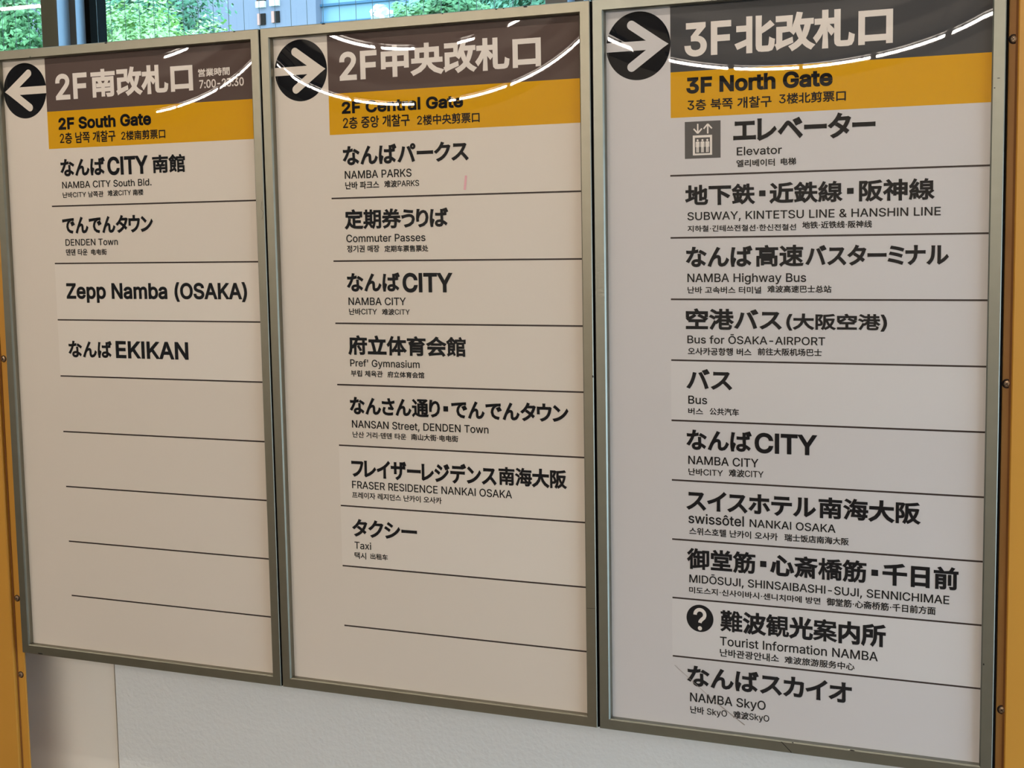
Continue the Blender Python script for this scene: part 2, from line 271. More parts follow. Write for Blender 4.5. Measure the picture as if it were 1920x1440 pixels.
# ------------------------------------------------------------------ lettering
LATIN = json.loads(r'''{"&":[448,[[197,-7,165,-5,136,1,110,12,88,26,69,42,54,62,43,84,36,108,34,133,36,154,40,173,47,189,85,235,140,279,216,335,237,352,255,375,262,405,260,420,255,434,245,445,233,454,219,459,201,461,168,453,145,431,137,399,145,363,169,327,204,284,438,0,364,0,171,231,121,293,87,344,81,361,77,379,75,398,77,420,82,440,91,458,102,474,117,488,134,499,154,507,176,512,200,513,224,512,246,507,266,499,283,488,297,475,308,459,317,442,322,424,324,404,315,362,291,325,256,293,154,217,110,174,103,161,98,146,97,131,98,115,102,101,109,87,118,76,130,66,143,57,158,51,175,48,193,46,213,48,232,52,251,59,301,95,315,112,327,131,336,151,343,174,348,198,349,224,408,224,406,194,403,167,397,144,371,92,345,62,333,47,315,30,294,17,271,7,246,-1,221,-5]]],"'":[206,[[78,318,70,509,136,509,128,318]]],"(":[273,[[89,207,101,324,132,441,177,539,236,539,191,428,161,313,151,207,160,115,188,16,236,-96,177,-96,150,-46,128,4,111,55,99,106,92,156]]],")":[273,[[37,-96,86,18,113,116,122,207,112,313,82,428,37,539,97,539,142,441,173,323,184,207,182,156,174,104,161,53,144,3,123,-47,97,-96]]],",":[188,[[38,-119,68,71,137,71,84,-119]]],"-":[453,[[337,244,337,188,114,188,114,244]]],".":[188,[[95,-4,83,-3,73,1,63,9,55,18,51,29,50,41,51,53,55,64,63,73,73,81,83,85,95,87,107,85,118,81,128,73,135,64,140,53,141,41,140,29,135,18,128,9,118,1,107,-3]]],"0":[453,[[227,-7,191,-3,158,7,130,24,105,48,85,77,69,113,57,155,50,202,48,254,50,306,57,353,69,395,85,431,106,461,130,484,159,502,191,512,227,516,262,512,295,502,323,484,348,461,368,431,384,395,396,353,403,306,405,254,403,202,396,155,384,113,368,77,348,48,323,24,295,7,263,-3],[227,50,250,52,271,60,290,74,306,92,320,116,330,144,338,176,342,213,344,254,342,295,338,332,330,365,320,393,306,416,290,435,271,449,250,457,227,460,203,457,182,449,163,435,147,416,134,393,123,365,115,332,111,295,109,254,111,213,115,176,123,144,134,116,147,92,163,74,182,60,203,52]]],"1":[453,[[76,0,76,55,391,55,391,0],[276,509,276,0,212,0,212,448,209,448,86,358,86,427,198,509]]],"2":[453,[[64,0,64,47,234,229,282,282,311,327,320,371,319,389,315,405,308,419,298,431,287,441,273,449,224,460,205,458,188,454,172,447,159,438,148,427,139,413,132,398,128,381,127,362,66,362,68,391,75,418,86,442,102,464,121,482,143,496,168,507,196,513,225,516,254,513,281,507,306,497,328,482,346,465,361,445,372,423,379,398,381,372,371,318,336,259,267,180,153,60,153,57,389,57,389,0]]],"3":[453,[[218,-7,188,-5,159,1,133,10,108,22,88,38,70,57,57,79,48,104,44,132,109,132,112,115,118,100,126,87,137,76,150,66,165,59,219,50,275,61,291,69,304,80,315,93,323,108,328,125,329,145,328,163,323,180,316,196,306,211,292,223,275,234,254,241,229,246,201,248,157,248,157,299,288,448,288,452,70,452,70,509,372,509,372,461,211,278,211,289,247,290,279,286,308,276,333,262,354,244,371,222,383,198,391,173,393,145,390,116,383,90,370,66,354,45,333,27,309,12,281,2,251,-5]]],"7":[453,[[97,0,323,448,323,452,62,452,62,509,391,509,391,449,165,0]]],":":[188,[[95,-4,83,-3,73,1,63,9,55,18,51,29,50,41,51,53,55,64,63,73,73,81,83,85,95,87,107,85,118,81,128,73,135,64,140,53,141,41,140,29,135,18,128,9,118,1,107,-3],[95,271,83,272,73,277,63,284,55,294,51,304,50,316,51,328,55,339,63,349,73,356,83,360,95,362,107,360,118,356,128,349,135,339,140,328,141,316,140,304,135,294,128,284,118,277,107,272]]],"?":[358,[[132,152,132,159,141,230,148,245,157,258,168,269,209,298,247,334,255,349,260,365,262,384,260,399,257,413,250,425,220,452,178,462,137,453,106,425,99,412,94,396,92,378,27,378,30,406,38,430,49,452,64,471,82,487,103,499,126,508,151,514,178,516,206,514,232,508,255,498,275,486,292,470,306,451,316,430,322,407,324,382,322,356,316,332,306,311,292,292,275,276,254,261,219,235,200,205,194,158,194,152],[164,-4,152,-3,141,1,131,9,124,18,120,29,118,41,120,53,124,64,131,73,141,80,152,85,164,86,176,85,186,80,196,73,203,64,208,53,209,41,208,29,203,18,196,9,186,1,176,-3]]],"A":[480,[[16,0,201,509,276,509,463,0,395,0,287,302,264,372,232,478,245,478,213,371,191,302,85,0],[110,142,110,199,370,199,370,142]]],"B":[456,[[60,0,60,509,241,509,274,507,304,501,329,491,350,477,367,461,381,442,390,421,396,398,398,374,397,353,393,336,387,320,356,286,315,267,315,262,331,260,347,254,363,245,378,234,391,220,402,203,411,184,416,161,418,136,416,111,410,88,400,67,386,48,368,31,344,18,317,8,284,2,247,0],[125,57,245,57,281,60,309,67,330,80,344,96,353,115,355,137,354,153,350,169,342,184,333,197,320,209,306,218,289,225,269,229,248,231,125,231],[125,285,238,285,288,296,302,304,314,314,323,326,330,340,335,355,336,372,333,393,326,412,313,429,294,442,270,449,240,452,125,452]]],"C":[510,[[267,-7,225,-3,186,7,150,25,119,49,92,79,70,115,53,157,44,203,40,254,44,305,53,352,70,393,92,429,119,459,150,484,186,501,225,512,267,516,340,504,362,496,383,485,402,471,419,456,435,438,448,418,459,397,467,373,473,348,408,348,389,395,357,428,315,449,267,456,237,453,209,445,184,432,161,414,141,391,125,364,113,332,106,295,103,254,106,213,113,177,125,145,141,117,161,94,184,76,210,63,237,56,267,53,315,60,357,81,389,114,408,160,473,160,467,135,459,112,448,91,435,71,420,53,402,38,383,24,363,13,341,5,317,-2,293,-6]]],"D":[502,[[219,0,96,0,96,57,215,57,254,60,288,68,318,81,343,99,363,122,379,149,390,181,397,216,399,255,397,294,390,329,379,361,364,388,344,410,320,428,291,441,258,449,221,452,93,452,93,509,225,509,273,505,315,495,353,478,385,455,412,426,433,391,449,351,458,306,462,255,458,205,449,159,433,119,411,83,384,54,351,31,312,14,268,3],[125,509,125,0,60,0,60,509]]],"E":[419,[[60,0,60,509,372,509,372,452,125,452,125,286,355,286,355,229,125,229,125,57,375,57,375,0]]],"F":[410,[[60,0,60,509,369,509,369,452,125,452,125,278,346,278,346,221,125,221,125,0]]],"G":[520,[[269,-7,225,-3,185,7,149,25,118,49,91,79,69,116,53,157,43,203,40,254,43,305,53,352,69,393,91,429,117,459,149,484,184,501,223,512,265,516,291,514,316,510,340,504,363,494,384,483,403,469,421,453,436,436,449,416,460,395,468,373,474,349,408,349,387,393,356,427,315,448,265,456,236,453,209,445,183,432,160,414,141,392,125,364,113,332,106,295,103,254,106,213,113,177,125,145,141,117,161,95,184,76,210,63,238,56,269,53,296,55,322,61,345,71,365,85,382,102,396,123,407,147,413,173,415,202,434,199,283,199,283,256,478,256,478,200,475,160,466,124,451,91,431,62,406,38,377,19,344,5,308,-4]]],"H":[517,[[60,0,60,509,125,509,125,289,392,289,392,509,457,509,457,0,392,0,392,232,125,232,125,0]]],"I":[176,[[56,0,120,0,120,509,56,509]]],"J":[396,[[185,-7,143,-2,106,11,75,33,52,63,38,100,33,145,33,173,98,173,98,145,100,117,108,93,122,74,139,61,160,53,185,50,209,53,230,61,248,74,261,93,269,117,272,145,272,509,336,509,336,145,332,100,318,63,294,33,263,11,227,-2]]],"K":[467,[[104,145,104,216,139,261,174,303,212,344,364,509,448,509,231,276,228,276],[60,0,60,509,125,509,125,334,124,225,125,193,125,0],[372,0,188,259,228,309,449,0]]],"L":[393,[[60,0,60,509,125,509,125,57,361,57,361,0]]],"M":[628,[[60,0,60,509,152,509,277,187,287,159,299,123,311,84,322,49,307,49,318,83,330,121,342,158,352,187,476,509,568,509,568,0,504,0,504,291,504,327,505,369,506,413,507,457,513,457,498,409,482,363,467,322,456,291,342,0,286,0,170,291,159,321,145,361,129,408,112,457,119,457,120,416,121,372,122,328,122,291,122,0]]],"N":[523,[[60,0,60,509,136,509,343,183,363,151,388,107,414,55,405,54,401,108,399,157,399,195,399,509,463,509,463,0,387,0,202,290,177,331,148,381,108,452,119,454,122,384,124,328,125,291,125,0]]],"O":[533,[[267,-7,225,-3,186,7,150,25,119,49,92,79,70,115,53,157,44,203,40,254,44,305,53,352,70,393,92,429,119,459,150,484,186,501,225,512,267,516,309,512,348,501,384,484,415,459,442,429,464,393,480,352,490,305,493,254,490,203,480,157,464,115,442,79,415,49,384,25,348,7,309,-3],[267,53,296,55,324,63,349,76,372,94,392,116,408,144,420,176,428,213,430,254,428,295,420,332,408,365,392,392,372,415,349,433,324,446,296,453,267,456,237,453,210,445,184,433,161,415,142,392,125,364,113,332,106,295,103,254,106,213,113,176,125,144,142,117,161,94,184,76,210,63,237,55]]],"P":[445,[[60,0,60,509,235,509,272,506,305,499,332,487,356,471,375,452,390,430,400,404,407,377,409,348,407,318,400,291,390,265,375,243,356,223,332,207,305,195,272,188,235,186,109,186,109,242,233,242,257,244,279,248,297,256,312,266,324,279,333,294,339,310,343,328,344,348,343,367,339,385,333,402,324,416,312,428,297,439,279,446,257,451,232,452,125,452,125,0]]],"R":[449,[[60,0,60,509,236,509,273,506,305,500,333,489,356,473,376,455,390,433,401,408,407,381,409,352,407,323,401,296,390,271,376,250,356,232,333,217,305,206,273,200,236,198,96,198,96,255,234,255,258,256,280,260,298,267,313,276,325,287,334,300,340,316,344,333,345,352,344,371,340,389,334,405,325,419,313,430,298,440,279,446,258,451,233,452,125,452,125,0],[353,0,230,229,303,229,428,0]]],"S":[447,[[224,-9,188,-7,156,-1,128,9,102,23,81,40,64,60,51,83,42,109,38,137,104,137,108,118,114,102,123,88,136,76,150,66,166,59,224,49,246,50,267,54,286,60,303,69,317,79,329,92,338,106,344,122,346,139,344,154,340,168,332,179,296,205,245,222,184,239,145,253,112,269,86,289,67,313,56,341,52,372,54,400,62,425,75,448,92,468,113,484,138,498,165,508,195,514,227,516,259,514,289,508,316,498,340,484,360,468,377,449,390,427,398,403,401,378,337,378,332,402,320,421,302,437,280,449,254,456,225,459,204,457,185,454,167,448,152,440,139,430,129,418,121,405,117,391,115,376,117,359,122,345,131,334,169,308,212,293,264,279,312,264,359,238,395,198,402,180,407,161,408,139,406,112,399,87,386,64,370,43,349,25,323,11,294,0,261,-7]]],"T":[449,[[32,452,32,509,417,509,417,452,257,452,257,0,193,0,193,452]]],"U":[517,[[259,-8,220,-6,186,2,154,15,126,33,103,55,85,80,71,108,63,140,60,173,60,509,124,509,124,178,126,155,132,133,141,113,153,95,169,80,187,68,208,59,232,53,259,52,285,53,309,59,331,68,349,80,364,95,377,113,385,133,391,155,393,178,393,509,457,509,457,173,454,140,446,108,433,80,414,55,391,33,363,15,332,2,297,-6]]],"W":[686,[[155,0,16,509,82,509,163,196,175,145,187,94,197,40,189,40,200,94,211,145,224,196,306,509,380,509,462,196,474,145,486,94,497,40,488,40,499,94,510,145,523,196,603,509,670,509,530,0,455,0,368,323,351,391,336,475,350,475,335,395,318,323,230,0]]],"Y":[472,[[203,0,203,208,16,509,91,509,192,344,222,292,250,230,224,230,251,293,280,344,381,509,455,509,268,208,268,0]]],"Z":[438,[[42,0,42,46,273,385,306,431,341,476,348,454,285,452,223,452,40,452,40,509,397,509,397,462,169,129,134,81,97,33,90,54,152,57,214,57,399,57,399,0]]],"a":[389,[[160,-9,137,-7,115,-3,94,5,76,15,60,29,48,45,38,63,32,84,30,108,32,128,36,146,43,161,53,174,64,184,78,193,125,211,178,220,234,227,265,235,271,240,274,246,276,255,276,257,267,297,240,322,196,331,149,322,118,301,100,274,41,291,51,313,64,331,79,346,95,358,114,368,133,375,194,384,239,379,286,360,300,350,312,336,322,320,330,301,335,278,337,251,337,0,277,0,277,52,272,52,252,25,215,1],[170,45,192,47,211,51,228,59,242,68,254,80,263,93,270,108,274,122,276,138,276,190,259,182,231,176,200,171,175,168,134,159,103,139,97,130,93,118,92,105,102,72,130,52]]],"b":[424,[[229,-8,208,-7,189,-3,172,4,138,31,118,59,112,59,112,0,53,0,53,509,114,509,114,319,118,319,137,346,171,373,188,379,207,383,229,384,259,382,287,374,313,361,335,342,354,320,370,293,381,261,388,227,390,189,388,151,381,116,370,84,355,57,336,34,313,16,288,3,260,-6],[220,47,242,49,262,55,279,66,294,80,306,97,316,117,323,139,327,163,328,189,327,215,323,239,316,261,307,281,295,298,280,311,262,322,243,328,220,330,198,328,178,322,161,312,147,299,134,282,125,263,118,241,114,216,113,189,114,162,118,138,125,115,135,95,147,78,162,65,179,55,198,49]]],"d":[424,[[195,-8,165,-6,137,3,111,16,89,34,70,57,55,84,43,116,36,151,34,189,36,227,43,261,55,293,70,320,89,342,112,361,137,374,165,382,196,384,218,383,237,379,253,373,287,346,306,319,311,319,311,509,372,509,372,0,313,0,313,59,307,59,287,31,252,4,236,-3,217,-7],[205,47,226,49,246,55,263,65,278,78,290,95,299,115,306,138,310,162,312,189,310,216,306,241,300,263,290,282,278,299,263,312,246,322,227,328,205,330,182,328,162,322,145,311,130,298,118,281,108,261,102,239,98,215,96,189,98,163,102,139,109,117,118,97,130,80,145,66,162,55,182,49]]],"e":[404,[[212,-8,177,-5,145,3,117,16,92,35,72,58,56,85,44,116,37,150,34,187,36,224,44,258,55,290,71,317,91,340,115,359,142,373,172,382,205,384,266,374,285,366,303,355,319,341,334,324,347,305,357,282,365,256,370,227,371,194,371,169,75,169,75,221,338,221,310,202,308,226,304,248,298,269,288,286,277,301,263,314,246,323,227,328,205,330,183,328,164,323,146,313,131,301,119,286,109,270,102,251,97,231,96,211,96,178,98,151,102,127,110,106,121,88,135,73,151,61,169,53,190,48,212,46,254,53,285,73,306,105,365,91,358,72,348,55,335,39,320,26,302,14,283,4,261,-3,237,-7]]],"f":[254,[[228,379,228,327,6,327,6,379],[81,0,81,432,82,452,87,470,96,486,107,499,120,510,135,519,187,530,222,527,243,521,227,468,215,472,195,474,178,472,164,468,154,460,147,449,143,435,142,419,142,0]]],"g":[425,[[207,-151,180,-149,156,-146,134,-140,82,-110,51,-69,101,-41,122,-66,154,-88,207,-97,236,-95,261,-87,282,-75,298,-58,308,-34,311,-6,311,68,306,68,287,41,252,16,236,10,217,6,195,5,165,7,138,14,113,27,90,43,71,65,55,90,43,120,36,154,34,191,36,229,43,263,55,293,71,320,90,342,112,361,138,374,166,382,196,384,218,383,237,379,253,373,288,346,308,319,313,319,313,379,372,379,372,-9,370,-40,363,-67,350,-90,334,-109,314,-124,291,-136,265,-144,237,-149],[205,59,227,61,246,66,264,75,278,87,290,103,300,121,307,142,311,166,312,193,311,219,307,242,300,264,291,283,279,299,264,312,247,322,227,328,205,330,182,328,163,322,145,312,130,298,118,282,109,262,102,241,98,218,96,193,98,167,102,144,109,123,118,104,131,88,145,76,163,66,183,61]]],"h":[410,[[114,227,114,0,53,0,53,509,114,509,114,287,102,287,116,319,132,344,152,362,175,374,200,382,227,384,252,383,275,377,295,369,313,356,328,340,341,321,350,298,355,271,357,240,357,0,296,0,296,235,293,263,286,286,273,304,256,318,235,326,210,329,192,328,176,324,161,317,147,308,136,297,126,283,119,266,115,248]]],"i":[167,[[53,0,53,379,114,379,114,0],[84,443,73,444,63,448,54,455,47,463,43,472,41,483,43,494,47,504,54,512,63,518,73,522,84,524,95,522,105,518,114,512,121,504,125,494,126,483,125,472,121,463,114,455,105,448,95,444]]],"k":[381,[[110,137,110,212,121,212,284,379,360,379,184,199,177,199],[53,0,53,509,114,509,114,0],[294,0,148,186,191,229,372,0]]],"l":[167,[[53,0,114,0,114,530,53,530]]],"m":[610,[[53,0,53,379,112,379,112,295,108,295,114,314,122,331,132,346,172,376,219,386,245,383,268,375,287,361,303,342,314,320,321,295,312,295,318,312,326,329,337,343,381,375,437,386,458,385,478,380,497,372,514,361,529,346,541,328,550,307,555,283,557,255,557,0,496,0,496,254,493,279,485,298,473,313,456,323,438,329,419,330,402,329,387,326,374,320,345,290,335,247,335,0,274,0,274,260,272,280,265,297,253,311,238,322,220,328,199,330,158,320,145,312,135,302,126,289,119,274,115,257,114,238,114,0]]],"n":[410,[[114,227,114,0,53,0,53,379,112,379,112,287,102,287,116,319,132,344,152,362,175,374,200,382,227,384,252,383,275,377,295,369,313,356,328,340,341,321,350,298,355,271,357,240,357,0,296,0,296,235,293,263,286,286,273,304,256,318,235,326,210,329,192,328,176,324,161,317,147,308,136,297,126,283,119,266,115,248]]],"o":[415,[[207,-8,174,-5,144,3,117,16,93,35,72,58,56,85,44,116,37,150,34,187,37,225,44,260,56,291,72,318,93,341,117,360,144,374,174,382,207,384,241,382,271,374,299,360,323,341,343,318,359,291,371,260,379,225,381,187,379,150,371,116,359,85,343,58,323,35,299,16,271,3,241,-5],[207,46,231,49,252,55,270,66,285,80,298,97,307,117,314,139,318,163,319,187,318,212,314,236,307,258,298,278,285,296,270,310,252,321,231,328,207,330,184,328,163,321,145,310,130,296,118,278,108,258,102,236,98,212,96,187,98,163,102,139,108,117,118,97,130,80,145,66,163,55,184,49]]],"p":[424,[[53,-143,53,379,112,379,112,319,118,319,137,346,171,373,188,379,207,383,229,384,259,382,287,374,313,361,335,342,354,320,370,293,381,261,388,227,390,189,388,151,381,116,370,84,355,57,336,34,313,16,288,3,260,-6,229,-8,208,-7,189,-3,173,4,138,31,118,59,114,59,114,-143],[220,47,242,49,262,55,279,66,294,80,306,97,316,117,323,139,327,163,328,189,327,215,323,239,316,261,307,281,295,298,280,311,262,322,243,328,220,330,198,328,178,322,161,312,147,299,134,282,125,263,118,241,114,216,113,189,114,162,118,138,125,115,135,95,147,78,162,65,179,55,198,49]]],"r":[259,[[53,0,53,379,112,379,112,321,115,321,124,339,137,354,152,367,171,377,191,383,213,385,229,384,243,384,243,322,230,324,207,326,190,324,174,321,159,315,146,306,135,296,126,284,119,269,115,254,114,237,114,0]]],"s":[365,[[182,-8,157,-7,133,-3,112,3,93,12,76,24,62,38,50,54,41,73,36,94,94,107,101,87,111,72,124,60,141,52,160,47,181,45,206,47,227,53,244,62,258,74,265,88,268,103,266,115,262,126,254,136,243,144,229,150,212,155,149,170,118,180,92,192,72,208,58,227,50,249,47,274,49,295,55,314,65,332,79,347,95,360,115,370,137,378,161,383,187,384,212,383,234,379,254,372,271,363,286,352,299,339,324,290,268,277,262,291,254,304,243,316,228,325,210,331,187,333,166,331,147,326,131,317,119,305,111,292,109,277,110,264,115,253,124,243,172,223,229,209,261,200,287,187,306,171,320,153,328,131,331,107,329,85,323,65,312,47,298,31,281,18,260,6,236,-2,210,-7]]],"t":[227,[[204,379,204,327,6,327,6,379],[65,471,126,471,126,98,127,83,130,70,136,61,144,55,156,51,170,50,185,51,202,54,213,2,192,-3,168,-4,138,-1,113,7,92,21,77,41,68,64,65,93]]],"u":[410,[[182,-5,158,-3,135,2,115,11,97,23,82,39,69,59,60,82,54,109,53,139,53,379,114,379,114,144,116,117,124,94,137,75,154,61,175,53,200,50,218,51,234,55,249,62,263,71,274,83,283,97,290,113,295,132,296,153,296,379,357,379,357,0,298,0,298,92,307,92,294,60,277,35,257,17,234,5,209,-3]]],"v":[389,[[163,0,17,379,84,379,165,155,187,87,206,21,184,21,203,87,224,155,305,379,371,379,226,0]]],"w":[567,[[138,0,23,379,87,379,133,214,154,137,175,41,165,41,186,135,206,214,252,379,316,379,362,214,382,136,402,41,391,41,413,135,434,214,480,379,545,379,429,0,368,0,319,172,305,225,291,280,277,338,291,338,277,280,263,225,248,172,199,0]]],"x":[379,[[21,0,171,218,171,171,29,379,100,379,147,306,179,253,207,206,175,206,202,253,233,306,282,379,352,379,209,169,209,214,358,0,287,0,231,85,200,136,173,182,205,182,178,136,148,85,91,0]]],"y":[389,[[47,-139,61,-86,71,-87,104,-89,130,-74,151,-36,163,-1,17,379,84,379,165,155,187,87,206,21,184,21,202,87,224,155,305,379,371,379,204,-58,177,-107,139,-136,91,-145,65,-143]]],"ô":[415,[[207,-8,174,-5,144,3,117,16,93,35,72,58,56,85,44,116,37,150,34,187,37,225,44,260,56,291,72,318,93,341,117,360,144,374,174,382,207,384,241,382,271,374,299,360,323,341,343,318,359,291,371,260,379,225,381,187,379,150,371,116,359,85,343,58,323,35,299,16,271,3,241,-5],[207,46,231,49,252,55,270,66,285,80,298,97,307,117,314,139,318,163,319,187,318,212,314,236,307,258,298,278,285,296,270,310,252,321,231,328,207,330,184,328,163,321,145,310,130,296,118,278,108,258,102,236,98,212,96,187,98,163,102,139,108,117,118,97,130,80,145,66,163,55,184,49],[158,435,98,435,98,438,178,529,236,529,317,438,317,435,256,435,207,495]]],"Ō":[533,[[267,-7,225,-3,186,7,150,25,119,49,92,79,70,115,53,157,44,203,40,254,44,305,53,352,70,393,92,429,119,459,150,484,186,501,225,512,267,516,309,512,348,501,384,484,415,459,442,429,464,393,480,352,490,305,493,254,490,203,480,157,464,115,442,79,415,49,384,25,348,7,309,-3],[267,53,296,55,324,63,349,76,372,94,392,116,408,144,420,176,428,213,430,254,428,295,420,332,408,365,392,392,372,415,349,433,324,446,296,453,267,456,237,453,210,445,184,433,161,415,142,392,125,364,113,332,106,295,103,254,106,213,113,176,125,144,142,117,161,94,184,76,210,63,237,55],[362,636,362,587,172,587,172,636]]]}''')

_cache = {}
def glyph(ch):
    """(outline points, faces, boundary loops, advance, kana) in em"""
    if ch in _cache:
        return _cache[ch]
    if ch == '・':
        pts, faces = [(0.21, 0.29), (0.40, 0.29), (0.40, 0.48), (0.21, 0.48)], [(0, 1, 2, 3)]
        adv = 0.60
    else:
        latin = LATIN.get(ch)
        pts, faces = [], []
        if latin:                              # outlines may cross themselves: keep what has a winding number
            vs, es, loops_ = [], [], []
            for sp in latin[1]:
                l = [Vector((sp[2 * i] * 0.0015, sp[2 * i + 1] * 0.0015)) for i in range(len(sp) // 2)]
                b = len(vs)
                vs += l
                es += [(b + i, b + (i + 1) % len(l)) for i in range(len(l))]
                loops_.append(l)
            cv, ce, cf = delaunay_2d_cdt(vs, es, [], 0, 1e-6)[:3]
            pts = [(p.x, p.y) for p in cv]
            for f in cf:
                cx, cy = sum(pts[k][0] for k in f) / len(f), sum(pts[k][1] for k in f) / len(f)
                wn = 0
                for l in loops_:
                    for i in range(len(l)):
                        a, b = l[i - 1], l[i]
                        side = (b.x - a.x) * (cy - a.y) - (cx - a.x) * (b.y - a.y)
                        if a.y <= cy < b.y and side > 0:
                            wn += 1
                        elif b.y <= cy < a.y and side < 0:
                            wn -= 1
                if wn:
                    ar = sum(pts[f[n - 1]][0] * pts[f[n]][1] - pts[f[n]][0] * pts[f[n - 1]][1] for n in range(len(f)))
                    if abs(ar) > 1e-10:
                        faces.append(tuple(f if ar > 0 else reversed(f)))
            adv = latin[0] * 0.0015
        else:
            adv = 0.92 if 0xAC00 <= ord(ch) <= 0xD7A3 else (0.34 if ch == '·' else 1.0)
            cu = bpy.data.curves.new('g', 'FONT')
            cu.body, cu.resolution_u = ch, 3
            o = bpy.data.objects.new('g', cu)
            COL.objects.link(o)
            bpy.context.view_layer.update()
            ev = o.evaluated_get(bpy.context.evaluated_depsgraph_get())
            me = ev.to_mesh()
            idx, mp = {}, []
            for v in me.vertices:
                k = (round(v.co.x, 4), round(v.co.y, 4))
                if k not in idx:
                    idx[k] = len(pts); pts.append((v.co.x, v.co.y))
                mp.append(idx[k])
            for f in me.polygons:
                q = [mp[i] for i in f.vertices]
                q = [a for n, a in enumerate(q) if a != q[n - 1]]
                if len(q) < 3:
                    continue
                ar = sum(pts[q[n - 1]][0] * pts[q[n]][1] - pts[q[n]][0] * pts[q[n - 1]][1] for n in range(len(q)))
                if abs(ar) < 1e-9:
                    continue
                faces.append(tuple(q if ar > 0 else reversed(q)))
            ev.to_mesh_clear()
            bpy.data.objects.remove(o)
            bpy.data.curves.remove(cu)
        if ch == '·':
            x = min(p[0] for p in pts)
            pts = [(a - x + 0.11, b) for a, b in pts]
        if 0x3040 <= ord(ch) <= 0x30FF and ch != '・':      # kana are set tight
            x0, x1 = min(p[0] for p in pts), max(p[0] for p in pts)
            pts = [(a - x0 + 0.065, b) for a, b in pts]
            adv = x1 - x0 + 0.13
    # boundary edges -> loops, the filled side on the left
    cnt = {}
    for f in faces:
        for i in range(len(f)):
            a, b = f[i - 1], f[i]
            cnt[(a, b)] = cnt.get((a, b), 0) + 1
    nxt = {}
    for (a, b), c in cnt.items():
        if (b, a) not in cnt:
            nxt.setdefault(a, []).append(b)
    loops = []
    while nxt:
        a = next(iter(nxt))
        loop = [a]
        while True:
            bs = nxt.get(loop[-1])
            if not bs:
                break
            b = bs.pop()
            if not bs:
                del nxt[loop[-1]]
            if b == loop[0]:
                break
            loop.append(b)
        if len(loop) > 2:
            loops.append(loop)
    per = sum(math.dist(pts[l[i - 1]], pts[l[i]]) for l in loops for i in range(len(l)))
    _cache[ch] = (pts, faces, loops, adv, per)
    return _cache[ch]

def lettering(text, u0, u1, ref, vt, vb, weight, y, mb):
    """fits one run of lettering between u0 and u1, the glyph number ref between vt and vb"""
    items, x = [], 0.0
    for ch in text:
        if ch == ' ':
            x += 0.30
            continue
        g = glyph(ch)
        items.append((g, x, ch))
        x += g[3]
    rg = glyph(text[ref])
    ry0, ry1 = min(p[1] for p in rg[0]), max(p[1] for p in rg[0])
    x0 = min(p[0] + ox for g, ox, c in items for p in g[0])
    x1 = max(p[0] + ox for g, ox, c in items for p in g[0])
    size = (vb - vt) / (ry1 - ry0)
    def extra(g, ch):
        lat = ch in LATIN
        kana = 0x3040 <= ord(ch) <= 0x30FF and ch != '・'
        if weight == 'B' and kana:
            return size * 0.033
        if weight == 'B':
            return size * (0.036 if lat else 0.040 - 0.021 * min(1, max(0, (g[4] - 6) / 9)))
        if weight == 'h':
            return size * (0.033 if lat else 0.040 - 0.014 * min(1, max(0, (g[4] - 7) / 11)))
        if weight == 'b':
            return size * 0.048
        if weight == 'R':
            return size * 0.016
        return size * {'s': 0.012 if lat else 0.020, 'm': 0.022, 'r': 0.013}[weight]
    er = extra(rg, text[ref])
    sy = (vb - vt - 2 * er) / (ry1 - ry0)
    e0, e1 = extra(items[0][0], items[0][2]), extra(items[-1][0], items[-1][2])
    sx = (u1 - u0 - e0 - e1) / (x1 - x0)
    zb = TOP - (vb - er) - ry0 * sy
    for g, ox, ch in items:
        pts = [(u0 + e0 + (p[0] + ox - x0) * sx, zb + p[1] * sy) for p in g[0]]
        i = len(mb.v)
        mb.v += [(a, y, b) for a, b in pts]
        mb.f += [tuple(i + k for k in f) for f in g[1]]
        e = extra(g, ch)
        if e <= 0:
            continue
        for l in g[2]:
            n = len(l)
            P = [Vector(pts[k]) for k in l]
            off = []
            for k in range(n):
                a, b, c = P[k - 1], P[k], P[(k + 1) % n]
                d0, d1 = (b - a), (c - b)
                if d0.length < 1e-7 or d1.length < 1e-7:
                    d0 = d1 = (c - a)
                if d0.length < 1e-9:
                    off.append(b.copy()); continue
                d0, d1 = d0.normalized(), d1.normalized()
                n0, n1 = Vector((d0.y, -d0.x)), Vector((d1.y, -d1.x))
                mtr = n0 + n1
                if mtr.length < 0.3:
                    off.append(b + n0 * e); continue
                mtr.normalize()
                off.append(b + mtr * (e / max(0.6, mtr.dot(n0))))
            for k in range(n):
                k2 = (k + 1) % n
                yk = y - 5e-6 * (1 + k % 14)    # pieces never share one plane where they overlap
                i = len(mb.v)
                mb.v += [(P[k].x, yk, P[k].y), (off[k].x, yk, off[k].y), (off[k2].x, yk, off[k2].y), (P[k2].x, yk, P[k2].y)]
                mb.f.append((i, i + 1, i + 2, i + 3))

